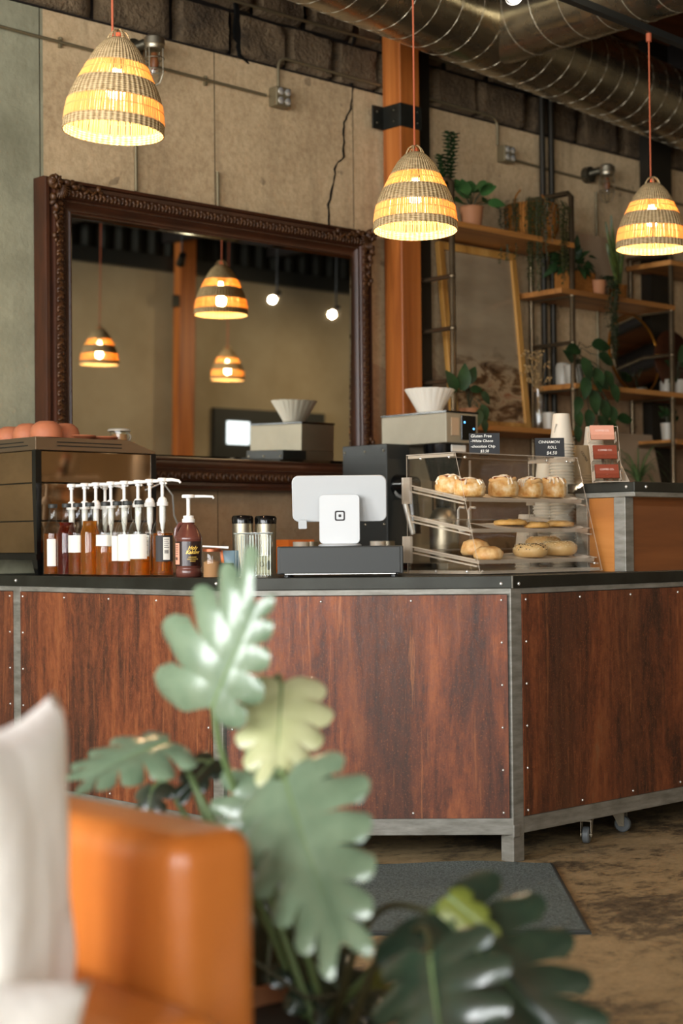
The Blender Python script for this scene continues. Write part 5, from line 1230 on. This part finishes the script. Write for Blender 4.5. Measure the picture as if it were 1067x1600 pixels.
for i in range(13):
    a = i*2.4; el = rr.uniform(.2, 1.2); d = Vector((math.cos(a)*math.cos(el), math.sin(a)*math.cos(el)*.7, math.sin(el))); e = c+Vector((0, 0, .1))+d*rr.uniform(.07, .15)
    m.tube([c+Vector((0, 0, .09)), (c+Vector((0, 0, .12))+e)/2, e], .0025, 5); l.leaf(e, d+Vector((.2, -.2, -.2)), (-.4, -.7, .6), .085, .078, .25, 6)
m.build('stem', 'stemd', t); l.build('leaves', 'lf2', t, smooth=True)
# wicker basket with trailing plant
c = sp(836, BD['A'], 5.50); t = thing('basket_planter', 'wide wicker basket with trailing string plants spilling over the top shelf', 'plant', c, 0, GP)
MB().lathe([(0, 0), (.115, 0), (.140, .06), (.145, .15), (.140, .19), (.135, .19), (.13, .15), (0, .15)], 36, c).build('wicker_basket', 'basket', t, smooth=True)
m = MB(); m.tube([c+Vector((.14*math.cos(a)*-1, 0, .17+.12*math.sin(a))) for a in [PI*i/14 for i in range(5)]], .005, 6); m.tube([c+Vector((.14*math.cos(a), 0, .17+.12*math.sin(a))) for a in [PI*i/14 for i in range(5)]], .005, 6)
m.build('basket_handle', 'basket', t, smooth=True)
m = MB(); l = MB()
for i in range(46):
    f = -PI/4*3+rr.uniform(-1.3, 1.3); big = (i % 3 == 0)
    x0 = c+Vector((.14*math.cos(f), .14*math.sin(f), .185)); L = rr.choice((.12, .2, .3)) if not big else rr.uniform(.30, .50)
    if big: f = rr.choice((-2.45, -1.0, -2.2)); x0 = c+Vector((.143*math.cos(f)+rr.uniform(-.02, .02), .143*math.sin(f), .185))
    pts = [x0+Vector((math.cos(f)*.025, math.sin(f)*.025, .02)), x0+Vector((math.cos(f)*.04, math.sin(f)*.04, -.01))]+[x0+Vector((math.cos(f)*.035+rr.uniform(-.006, .006), max(-.02, math.sin(f)*.035), -.01-L*q)) for q in (.25, .5, .75, 1)]
    m.tube(pts, .0015, 4)
    for q in range(int(L/.014)):
        k = q/(L/.014)*4; j = min(4, int(k)+1); p = pts[j].lerp(pts[min(5, j+1)], k-int(k)); a = rr.uniform(0, 6.3); l.leaf(p, (math.cos(a), math.sin(a), -.3), (0, 0, 1), .02, .014, .3, 3)
for i in range(60): a = rr.uniform(0, 6.3); r = rr.uniform(0, .14); l.leaf(c+Vector((r*math.cos(a), r*math.sin(a), .17)), (math.cos(a), math.sin(a), .8), (0, 0, 1), .045, .02, .5, 4)
m.build('stem', 'stemd', t); l.build('leaves', 'lf3', t, smooth=True)
# bushy plants on board B
c = sp(903, BD['B'], 5.48); t = thing('potted_plant', 'dark bushy plant in a square wicker box on the middle shelf', 'plant', c, 0, GP)
MB().box(c+Vector((0, 0, .06)), (.20, .13, .12)).build('planter_box', 'basket', t, bevel=.01); m = MB(); l = MB()
for i in range(64):
    a = rr.uniform(0, 6.3); el = rr.uniform(.0, 1.4); d = Vector((math.cos(a)*math.cos(el), math.sin(a)*math.cos(el)*.6, math.sin(el)*.9)); e = c+Vector((-.01, 0, .12))+d*rr.uniform(.06, .155)
    if i % 4 == 0: m.tube([c+Vector((0, 0, .11)), e], .002, 4)
    l.leaf(e, d+Vector((0, 0, -.5)), (-.3, -.6, .6), .065, .034, .4, 5)
m.build('stem', 'stemd', t); l.build('leaves', 'lf', t, smooth=True)
c = sp(938, BD['B'], 5.42); t = thing('trailing_plant', 'small leaved trailing plant hanging over the front of the middle shelf', 'plant', c, 0, GP)
potmesh(c, .05, .08, 'potb', t); m = MB(); l = MB()
for i in range(14):
    f = -1.6+rr.uniform(-.7, .9); L = rr.uniform(.12, .42); x0 = c+Vector((.04*math.cos(f), .04*math.sin(f), .085)); pts = [x0, x0+Vector((rr.uniform(-.02, .05), -.035, .015)), x0+Vector((rr.uniform(0, .07), -.06, -.06))]
    for q in (.4, .7, 1): pts.append(Vector((pts[2].x+rr.uniform(-.01, .02), VS-.035, BD['B']+.03-L*q)))
    m.tube(pts, .0014, 4)
    for q in range(int(L/.012)+8): k = rr.uniform(0, 4.99); j = int(k); p = pts[j].lerp(pts[j+1], k-j); a = rr.uniform(0, 6.3); l.leaf(p, (math.cos(a), math.sin(a), -.2), (0, 0, 1), .022, .017, .2, 3)
m.build('stem', 'stemd', t); l.build('leaves', 'lf', t, smooth=True)
c = sp(970, BD['B'], 5.47); t = thing('snake_plant', 'tall snake plant with upright striped leaves in a woven pot', 'plant', c, 0, GP)
potmesh(c, .05, .085, 'basket', t, r2=.045)
for i, (dx, h, ln) in enumerate(((-.02, .36, -.13), (.0, .40, -.10), (.015, .30, -.03), (.03, .27, .02), (-.03, .24, -.10))):
    m = MB(); m.grid(lambda s, q, dx=dx, h=h, ln=ln: c+Vector((dx+ln*q*q*.6+(s-.5)*.040*(math.sin(PI*min(1, q*.9+.12))**.6), .012*math.sin(q*3+dx*50)-.012*math.cos((s-.5)*3), .07+h*q)), 4, 10); m.build('leaf_blade', 'snake', t, smooth=True)
def leanframe(name, lab, cat, x0, x1, z0, h, v0, v1, fw_, fm, face=None):
    a = sp(x0, z0, v0); b = sp(x1, z0, v0); w = b.x-a.x; t = thing(name, lab, cat, ((a.x+b.x)/2, v0, z0))
    yd_ = Vector((0, v1-v0, math.sqrt(max(.01, h*h-(v1-v0)**2)))).normalized(); xd_ = Vector((1, 0, 0)); nn_ = xd_.cross(yd_); R_ = Matrix((xd_, yd_, nn_)).transposed()
    c = Vector(((a.x+b.x)/2, v0, z0))+yd_*(h/2); return t, c, w, h, xd_, yd_, nn_, R_
t, c, w, h, xd_, yd_, nn_, R_ = leanframe('stretched_canvas', 'plain beige canvas leaning on the wall behind the plants of the middle shelf', 'canvas', 918, 968, BD['B'], .40, 5.58, 5.655, 0, 0)
MB().box(c, (w, h, .018), R_).build('canvas_panel', 'canvas', t, bevel=.002)
MB().box(c-nn_*.011, (w-.03, h-.03, .004), R_).build('stretcher_frame', 'pframe', t)
# big framed landscape leaning on board F
a = atv(688, 402, 5.60); t, c, w, h, xd_, yd_, nn_, R_ = leanframe('framed_picture', 'large framed misty landscape picture in a pale oak frame leaning on the shelf', 'picture', 708, 829, BD['F'], .955, 5.56, 5.655, 0, 0)
for nm, cx_, cy_, sx_, sy_ in (('l', -w/2+.02, 0, .04, h), ('r', w/2-.02, 0, .04, h), ('t', 0, h/2-.02, w-.08, .04), ('b', 0, -h/2+.02, w-.08, .04)):
    MB().box(c+xd_*cx_+yd_*cy_, (sx_, sy_, .03), R_).build('frame_side', 'pframe', t, bevel=.003)
def art():
    q = NT('misty landscape print'); tc = q.n('TexCoord'); sp_ = q.n('SeparateXYZ'); q.l(tc.outputs['Object'], sp_.inputs[0]); v = q.coord((1, 1, 2.2))
    n1 = q.noise(v, 7, 7, .6, .6); hgt = q.math('ADD', sp_.outputs[2], q.math('MULTIPLY', n1, .34))
    lnd = q.ramp(n1, [(.30, srgb('#3c2c1e')), (.45, srgb('#6c4f33')), (.55, srgb('#b09672')), (.7, srgb('#8a4a2c'))])
    sky = q.ramp(q.noise(q.coord((1, 1, 3)), 2, 3), [(.3, srgb('#8d7b62')), (.7, srgb('#a59478'))])
    f = q.ramp(hgt, [(.44, (0, 0, 0)), (.56, (1, 1, 1))]); q.pbr(q.mix(f, lnd, sky), .12, 0, None, Specular_IOR_Level=.6); return q.m
MB().box(c-nn_*.004, (w-.075, h-.075, .012), R_).build('picture_print', art(), t)
# vase with dried flowers, white cup, philodendron by the brewer
c = sp(843, BD['F'], 5.47); t = thing('glass_vase', 'slim glass vase of pale dried flowers beside the big picture', 'vase', c)
MB().lathe([(0, 0), (.035, 0), (.042, .05), (.034, .13), (.026, .19), (.030, .22), (.027, .22), (.023, .19), (.03, .13), (.037, .05), (.03, .008), (0, .008)], 22, c).build('vase_body', 'glass', t, smooth=True)
m = MB(); l = MB()
for i in range(16):
    a = rr.uniform(0, 6.3); s = rr.uniform(.02, .10); e = c+Vector((s*math.cos(a), s*math.sin(a)*.6, rr.uniform(.27, .42))); m.tube([c+Vector((0, 0, .02)), c+Vector((s*.1*math.cos(a), 0, .2)), e], .0013, 4)
    for q in range(5): l.ball(e+Vector((rr.uniform(-.02, .02), rr.uniform(-.02, .02), rr.uniform(-.03, .02))), .006, 6, 4)
m.build('dried_stems', 'lfd', t); l.build('flower_heads', 'lfd', t, smooth=True)
c = sp(860, BD['F'], 5.42); one('ceramic_tumbler', 'off white tumbler at the right end of the picture shelf', 'cup', MB().lathe([(0, 0), (.033, 0), (.036, .09), (.032, .09), (.03, .008), (0, .008)], 22, c), 'pot', smooth=True)
def philo(name, lab, c, potm, pr, ph, leaves, mm='lf', L0=.09):
    t = thing(name, lab, 'plant', c, 0, GP); potmesh(c, pr, ph, potm, t); m = MB(); l = MB()
    for (dx, dy, dz, L, ax_, az) in leaves:
        e = c+Vector((dx, dy, dz)); s = c+Vector((0, 0, ph)); m.tube([s, s+Vector((dx*.3, dy*.3, max(.03, dz*.6))), s.lerp(e, .6)+Vector((0, -.01, .03)), e], .0028, 5)
        l.leaf(e, (ax_, -.25, az), (-.4, -.8, .35), L, L*.62, .22, 7, .18)
    m.build('stem', 'stemd', t, smooth=True); l.build('leaves', mm, t, smooth=True); return t
def fr(c, v=None):
    def g(x, y, L, ax_, az, v=v): p = atv(x, y, v if v else c.y); return (p.x-c.x, p.y-c.y, p.z-c.z, L, ax_, az)
    return g
c = sp(735, BD['F'], 5.41); g = fr(c, 5.36)
philo('potted_plant', 'dark leaved plant rising behind the brewer in front of the framed picture', c, 'potb', .05, .08, [g(722, 610, .13, .0, 1), g(712, 612, .12, -.7, .9), g(730, 600, .10, .4, .9), g(752, 612, .08, .6, -.7), g(753, 632, .09, .2, -1), g(748, 640, .09, -.3, -1), g(755, 655, .07, .1, -1), g(735, 610, .08, .9, .2)])
c = sp(900, BD['E'], 5.47); g = fr(c, 5.34)
philo('potted_plant', 'trailing dark heart leaved plant in a white pot in front of the round mirror', c, 'pot', .055, .11, [g(905, 545, .13, -1, -.1), g(925, 540, .14, .9, .1), g(935, 555, .13, 1, -.3), g(895, 565, .10, -.8, .5), g(930, 575, .13, .2, -1), g(915, 590, .12, -.3, -1), g(945, 580, .11, .6, -.9), g(925, 610, .13, .1, -1), g(955, 600, .11, .5, -1), g(940, 625, .12, .3, -1), g(905, 620, .10, -.5, -1), g(955, 635, .10, .1, -1), g(920, 640, .11, -.2, -1), g(960, 660, .11, -.9, -.4), g(965, 655, .12, 1, .1), g(900, 640, .10, .2, -1), g(900, 665, .09, .1, -1), g(930, 590, .12, .8, -.4), g(910, 560, .13, .4, -.9), g(935, 650, .10, .5, -.8)])
# round mirror
c0 = sp(990, BD['E'], 5.55); ce = atv(991, 566, 5.58); t = thing('round_mirror', 'round brass rimmed mirror leaning on the shelf behind the trailing plant', 'mirror', (ce.x, 5.56, BD['E']))
rm = .225; ce = Vector((ce.x, 5.585, BD['E']+rm+.004)); n_ = Vector((-.0, -1, .13)).normalized(); R_ = rotm((1, 0, 0), n_)
MB().lathe([(0, .0), (rm, .0), (rm, .006), (0, .006)], 64, ce, R_).build('mirror_glass', 'mirror', t, smooth=True)
MB().lathe([(rm, -.004), (rm+.006, -.004), (rm+.006, .012), (rm, .012), (rm, -.004)], 64, ce, R_, cap=False).build('brass_rim', mat('brass', '#b87c30', .3, .9), t, smooth=True)
for lab, x, h, r, mm in (('grey ceramic jar left of the round mirror on the shelf', 868, .13, .04, 'pot'), ('small grey crock right of the round mirror', 1044, .10, .04, 'pot')):
    c = sp(x+14 if x < 900 else x, BD['E'], 5.56); one('ceramic_jar', lab, 'jar', MB().lathe([(0, 0), (r*.9, 0), (r, h*.2), (r, h*.85), (r*.8, h), (r*.7, h), (r*.7, h*.9), (0, h*.9)], 22, c), mm, smooth=True)
c = Vector((7.95, 5.58, BD['E'])); one('round_tray', 'dark red brown round board standing at the far right of the shelf', 'tray', MB().lathe([(0, 0), (.19, 0), (.2, .008), (.19, .016), (0, .016)], 48, c+Vector((0, 0, .2)), rotm((1, 0, 0), (0, -1, .15))), 'mahog', smooth=True)
c = sp(1062, BD['E'], 5.42); philo('potted_plant', 'small green plant at the right edge beside the dark round board', c, 'pot', .05, .08, [(.03, 0, .16, .10, .6, .6), (-.04, 0, .14, .10, -.8, .4), (.0, -.02, .18, .1, 0, 1), (.06, -.02, .1, .1, 1, -.2), (-.05, -.02, .09, .08, -1, -.3)])
c = sp(1044, BD['G'], 5.44); t = philo('potted_plant', 'small fluffy green plant in a white pot at the lower right shelf', c, 'pot', .038, .095, [(.02*math.cos(i*2.4)*(1+i % 3), .02*math.sin(i*2.4), .11+.012*(i % 5), .05, math.cos(i*2.4), .7) for i in range(14)], 'lf', .05)
# lower shelf: leaning canvas and spider plant
t, c, w, h, xd_, yd_, nn_, R_ = leanframe('stretched_canvas', 'beige canvas leaning behind the spider plant above the raised counter', 'canvas', 958, 1036, BD['H'], .37, 5.56, 5.64, 0, 0)
MB().box(c, (w, h, .018), R_).build('canvas_panel', 'canvas', t, bevel=.002); MB().box(c-nn_*.011, (w-.03, h-.03, .004), R_).build('stretcher_frame', 'pframe', t)
c = sp(998, BD['H'], 5.46); t = thing('spider_plant', 'spider plant with arching narrow leaves in front of the leaning beige canvas', 'plant', c, 0, GP)
potmesh(c, .045, .07, 'potb', t); l = MB()
for i in range(26):
    a = rr.uniform(0, 6.3); L = rr.uniform(.22, .36); up_ = rr.uniform(.8, 2.1); d = Vector((math.cos(a), math.sin(a)*.6, 0))
    l.grid(lambda s, q, d=d, L=L, up_=up_, a=a: c+Vector((0, 0, .065))+d*(L*.75*q)+Vector((0, 0, L*(up_*q-1.25*q*q)))+Vector((-d.y, d.x, .2))*((s-.5)*.014*(1-q)**.5), 2, 9)
l.build('leaves', 'lfs', t, smooth=True)

# ------------------------------------------------------------------ sofa with pillows
su, sv = 1.287, 1.683
t = thing('leather_sofa', 'cognac brown leather sofa with a boxy arm in the left foreground', 'sofa', (.75, 1.9, 0))
def soft(a, b, r, name, par, seg=5, puff=0):
    m = MB(); A = Vector(a); B = Vector(b); N = 8
    m.bmm(a, b); o = m.build(name, 'leather', par, smooth=True, ang=180, bevel=r, seg=seg); o.modifiers['bevel'].limit_method = 'NONE'
    s = o.modifiers.new('soften', 'SUBSURF'); s.levels = s.render_levels = 1; return o
soft((su-.002, sv, .10), (su+.152, sv+.86, .645), .045, 'arm', t)
soft((-.75, sv+.66, .10), (su-.004, sv+.86, .80), .05, 'backrest', t)
soft((-.75, sv-.13, .10), (su-.012, sv+.655, .30), .03, 'seat_base', t)
soft((.30, sv-.15, .302), (su-.012, sv+.64, .455), .05, 'seat_cushion', t)
soft((-.74, sv-.15, .302), (.292, sv+.64, .455), .05, 'seat_cushion', t)
soft((-.91, sv, .10), (-.752, sv+.86, .645), .045, 'arm', t)
for x, y in ((-.85, sv+.06), (su+.08, sv+.06), (-.85, sv+.78), (su+.08, sv+.78)): MB().lathe([(.018, 0), (.026, .10), (0, .10)], 14, (x, y, 0)).build('leg', 'ply', t, smooth=True)
def pillow(lab, c, xd_, yd_, w, h, th_, seed=0):
    xd_ = Vector(xd_).normalized(); yd_ = Vector(yd_); yd_ = (yd_-xd_*yd_.dot(xd_)).normalized(); n_ = xd_.cross(yd_); c = Vector(c); m = MB(); N = 22
    for sg in (1, -1):
        def fn(s, q, sg=sg):
            x = 2*s-1; y = 2*q-1; k = (1-x**4)*(1-y**4); ex = 1-.09*(1-y*y); ey = 1-.09*(1-x*x)
            b_ = th_*(max(0, k)**.42)*(.8+.2*(1-x*x)*(1-y*y))+noise.noise(Vector((x*2.2+seed, y*1.6, sg)))*.016*max(0, k)**.5
            return c+xd_*(x*w/2*ex)+yd_*(y*h/2*ey)+n_*(sg*b_)
        m.grid(fn, N, N)
    n = len(m.v); bmv = m
    o = m.build('cushion_cover', 'linen', None, smooth=True, ang=180); 
    bm = bmesh.new(); bm.from_mesh(o.data); bmesh.ops.remove_doubles(bm, verts=bm.verts, dist=.0008); bmesh.ops.recalc_face_normals(bm, faces=bm.faces); bm.to_mesh(o.data); bm.free()
    zmin = min(v.co.z for v in o.data.vertices); base = Vector((c.x, c.y, zmin)); o.data.transform(Matrix.Translation(-base)); o.location = base; o.name = 'throw_pillow'
    return tag(o, lab, 'pillow')
pillow('large white linen pillow leaning upright on the sofa beside the leather arm', (1.050, 1.70, .612), (.74, .67, .02), (.06, .06, 1), .44, .43, .05, 1)
pillow('second white pillow lying lower in front of the upright one', (.815, 1.48, .465), (.88, .25, -.28), (.30, -.05, .75), .40, .28, .05, 7)
# ------------------------------------------------------------------ monstera
pot_c = atd(500, 1700, 2.75); pot_c = Vector((pot_c.x, pot_c.y, 0))
mo = thing('monstera_plant', 'large monstera plant with split leaves in the foreground beside the sofa arm', 'plant', pot_c)
MB().lathe([(0, 0), (.12, 0), (.15, .04), (.165, .22), (.17, .24), (.155, .24), (.15, .21), (0, .21)], 40, pot_c).build('pot', 'potb', mo, smooth=True, ang=50)
MB().lathe([(0, .212), (.15, .212), (.0, .225)], 24, pot_c).build('soil', 'soil', mo)
crown = pot_c+Vector((0, 0, .22))
def monst(b, tip, nrm, W, mtl, K=6, droop=.12, cup=.10, cut=.42, seed=0, stem=None, curl=0, sm='stem', gapk=.5, asym=(1, 1)):
    """b = where the stalk joins, tip = tip of the blade, W = full width"""
    b = Vector(b); tip = Vector(tip); d = (tip-b); L = d.length; d.normalize(); nrm = Vector(nrm); nrm = (nrm-d*nrm.dot(d)).normalized(); sd = d.cross(nrm); m = MB(); rr = random.Random(seed)
    def mid(t): return b+d*(L*t)-nrm*(droop*L*t*t)
    NS = 12; NTL = 5
    jit = [rr.uniform(-.03, .03) for _ in range(20)]
    for sg in (-1, 1):
        for k in range(K):
            t0, t1 = k/K, (k+1)/K; tcn = (t0+t1)/2
            def fn(a, s, t0=t0, t1=t1, tcn=tcn, sg=sg, k=k):
                gap = 0 if s < cut else ((s-cut)/(1-cut))**.9*gapk*.42
                if k == K-1 and False: gap = 0
                t = tcn+(t0+(t1-t0)*a-tcn)*(1-gap)
                ang = math.radians(128-100*t**.75) if t < 1 else .5
                ln = W/2*asym[0 if sg < 0 else 1]*(1.0-.42*abs(t-.28)/.72*1.0)*(.95+jit[k+(7 if sg > 0 else 0)])
                if t < .12: ln *= .80+.20*(t/.12)
                tipround = 1-(abs(2*a-1)**2.6)*.20*max(0, (s-.35)/.65)
                base = mid(.02+.86*t); r_ = ln*s*tipround
                p = base+(d*math.cos(ang)+sd*sg*math.sin(ang))*r_
                p += nrm*(cup*ln*(s**.6)-(.30+curl)*ln*s*s)+nrm*(math.sin(a*PI)*.03*ln*s)-nrm*(.03*ln*(1-s)*s)
                return p
            m.grid(fn, NTL, NS)
    o = m.build('leaf_blade', mtl, mo, smooth=True, ang=180)
    MB().tube([mid(i/8)-nrm*.001+nrm*.0 for i in range(8)], [.0035*(1-i/9) for i in range(8)], 6).build('midrib', 'stem', o, smooth=True)
    if stem is not None:
        pts = [b+d*.01]+[Vector(q) for q in stem]+[crown+Vector((rr.uniform(-.04, .04), rr.uniform(-.04, .04), -.01))]
        P = []; n = len(pts)
        for i in range(n-1):
            p0 = pts[max(0, i-1)]; p1 = pts[i]; p2 = pts[i+1]; p3 = pts[min(n-1, i+2)]
            for q in range(6):
                t = q/6; P.append(.5*((2*p1)+(p2-p0)*t+(2*p0-5*p1+4*p2-p3)*t*t+(-p0+3*p1-3*p2+p3)*t**3))
        P.append(pts[-1]); MB().tube(P, [.0045+.003*i/len(P) for i in range(len(P))], 8).build('stalk', sm, mo, smooth=True)
tocam = -fw
UP = Vector((0, 0, 1)); R_i = lr
# upper pale leaf, standing tall
monst(atd(330, 1108, 2.55), atd(403, 922, 2.50), tocam*.80-lr*.40+UP*.25, .25, 'mon', 5, .05, .10, .5, 2, [atd(345, 1170, 2.58), atd(372, 1250, 2.62), atd(420, 1400, 2.68)], asym=(1.4, .62))
# pale yellow green leaf, its backlight put into the colour
monst(atd(440, 1066, 2.62), atd(432, 1205, 2.50), tocam*.9+UP*.45, .18, 'mony', 5, .10, .05, .42, 3, [atd(432, 1058, 2.70), atd(395, 1120, 2.80), atd(390, 1260, 2.78), atd(440, 1420, 2.75)], gapk=.18)
# left arching leaf seen nearly edge on
monst(atd(265, 1160, 2.75), atd(118, 1195, 2.65), UP*.8+tocam*.45-lr*.2, .20, 'mon', 5, .25, .12, .40, 4, [atd(290, 1200, 2.75), atd(320, 1260, 2.72), atd(400, 1400, 2.7)])
monst(atd(335, 1185, 2.85), atd(272, 1245, 2.80), tocam*.6+UP*.5, .075, 'mond', 3, .2, .1, .6, 5, [atd(300, 1200, 2.85), atd(330, 1300, 2.8), atd(420, 1450, 2.75)])
monst(atd(240, 1228, 2.9), atd(215, 1285, 2.85), tocam*.5+UP*.6-lr*.4, .10, 'mond', 3, .5, .1, .6, 6, [atd(260, 1225, 2.9), atd(300, 1290, 2.85), atd(420, 1450, 2.75)])
# big central glossy leaf drooping toward the camera
monst(atd(445, 1215, 2.45), atd(515, 1475, 2.15), tocam*.60+UP*.62-lr*.45, .245, 'mon', 6, .18, .12, .45, 8, [atd(440, 1205, 2.50), atd(430, 1240, 2.56), atd(450, 1380, 2.65)])
monst(atd(440, 1215, 2.60), atd(350, 1330, 2.55), tocam*.6+UP*.7+lr*.1, .20, 'mon', 5, .2, .1, .45, 9, [atd(450, 1215, 2.62), atd(460, 1400, 2.7)])
monst(atd(395, 1230, 2.72), atd(505, 1190, 2.68), UP*.7+tocam*.5, .13, 'mond', 4, .2, .1, .5, 19, [atd(400, 1250, 2.7), atd(450, 1400, 2.7)], sm='stemd')
# dark leaves lower right
monst(atd(685, 1425, 2.35), atd(905, 1640, 2.15), tocam*.55+UP*.62-lr*.10, .30, 'mond', 6, .18, .12, .40, 10, [atd(610, 1415, 2.42), atd(560, 1470, 2.5), atd(520, 1600, 2.65)], sm='stemd')
monst(atd(672, 1490, 2.20), atd(690, 1720, 2.05), tocam*.55+UP*.45-lr*.5, .24, 'mond', 6, .15, .12, .40, 11, [atd(660, 1450, 2.3), atd(590, 1500, 2.45), atd(540, 1620, 2.6)], sm='stemd')
monst(atd(700, 1400, 2.30), atd(775, 1460, 2.25), tocam*.7+UP*.5, .065, 'monb', 3, .2, .1, .6, 12, [atd(680, 1420, 2.35), atd(600, 1500, 2.5)])
monst(atd(470, 1490, 2.75), atd(590, 1590, 2.7), UP*.8+tocam*.4, .20, 'mond', 5, .2, .1, .45, 13, [atd(460, 1560, 2.75)], sm='stemd')
monst(atd(560, 1540, 2.8), atd(640, 1640, 2.75), UP*.5+tocam*.6, .16, 'monb', 4, .2, .1, .5, 14, [atd(520, 1600, 2.75)])
monst(atd(430, 1420, 2.95), atd(400, 1560, 2.9), UP*.5+tocam*.6-lr*.3, .18, 'mond', 5, .2, .1, .5, 15, [atd(450, 1520, 2.85)], sm='stemd')
m = MB()
for k, (pts) in enumerate(([(400, 1420, 2.75), (470, 1500, 2.7), (560, 1480, 2.65), (640, 1470, 2.6)], [(395, 1500, 2.7), (480, 1560, 2.68), (600, 1550, 2.65), (690, 1575, 2.6)], [(420, 1340, 2.8), (440, 1450, 2.78), (500, 1600, 2.75)])):
    m.tube([atd(*p) for p in pts]+[crown], .004, 7)
m.build('aerial_root', 'stemd', mo, smooth=True)
# a wooden chair and table at the window side (seen only in polished steel)
S.view_settings.view_transform = 'Standard'; S.view_settings.look = 'None'; S.view_settings.gamma = 1; S.view_settings.use_curve_mapping = False
S.view_settings.exposure = 0.7
w = bpy.data.worlds.new('world'); S.world = w; w.use_nodes = True; w.node_tree.nodes['Background'].inputs[0].default_value = (.55, .7, .9, 1); w.node_tree.nodes['Background'].inputs[1].default_value = .6
S.cycles.transparent_max_bounces = 48; S.cycles.max_bounces = 10; S.cycles.transmission_bounces = 8
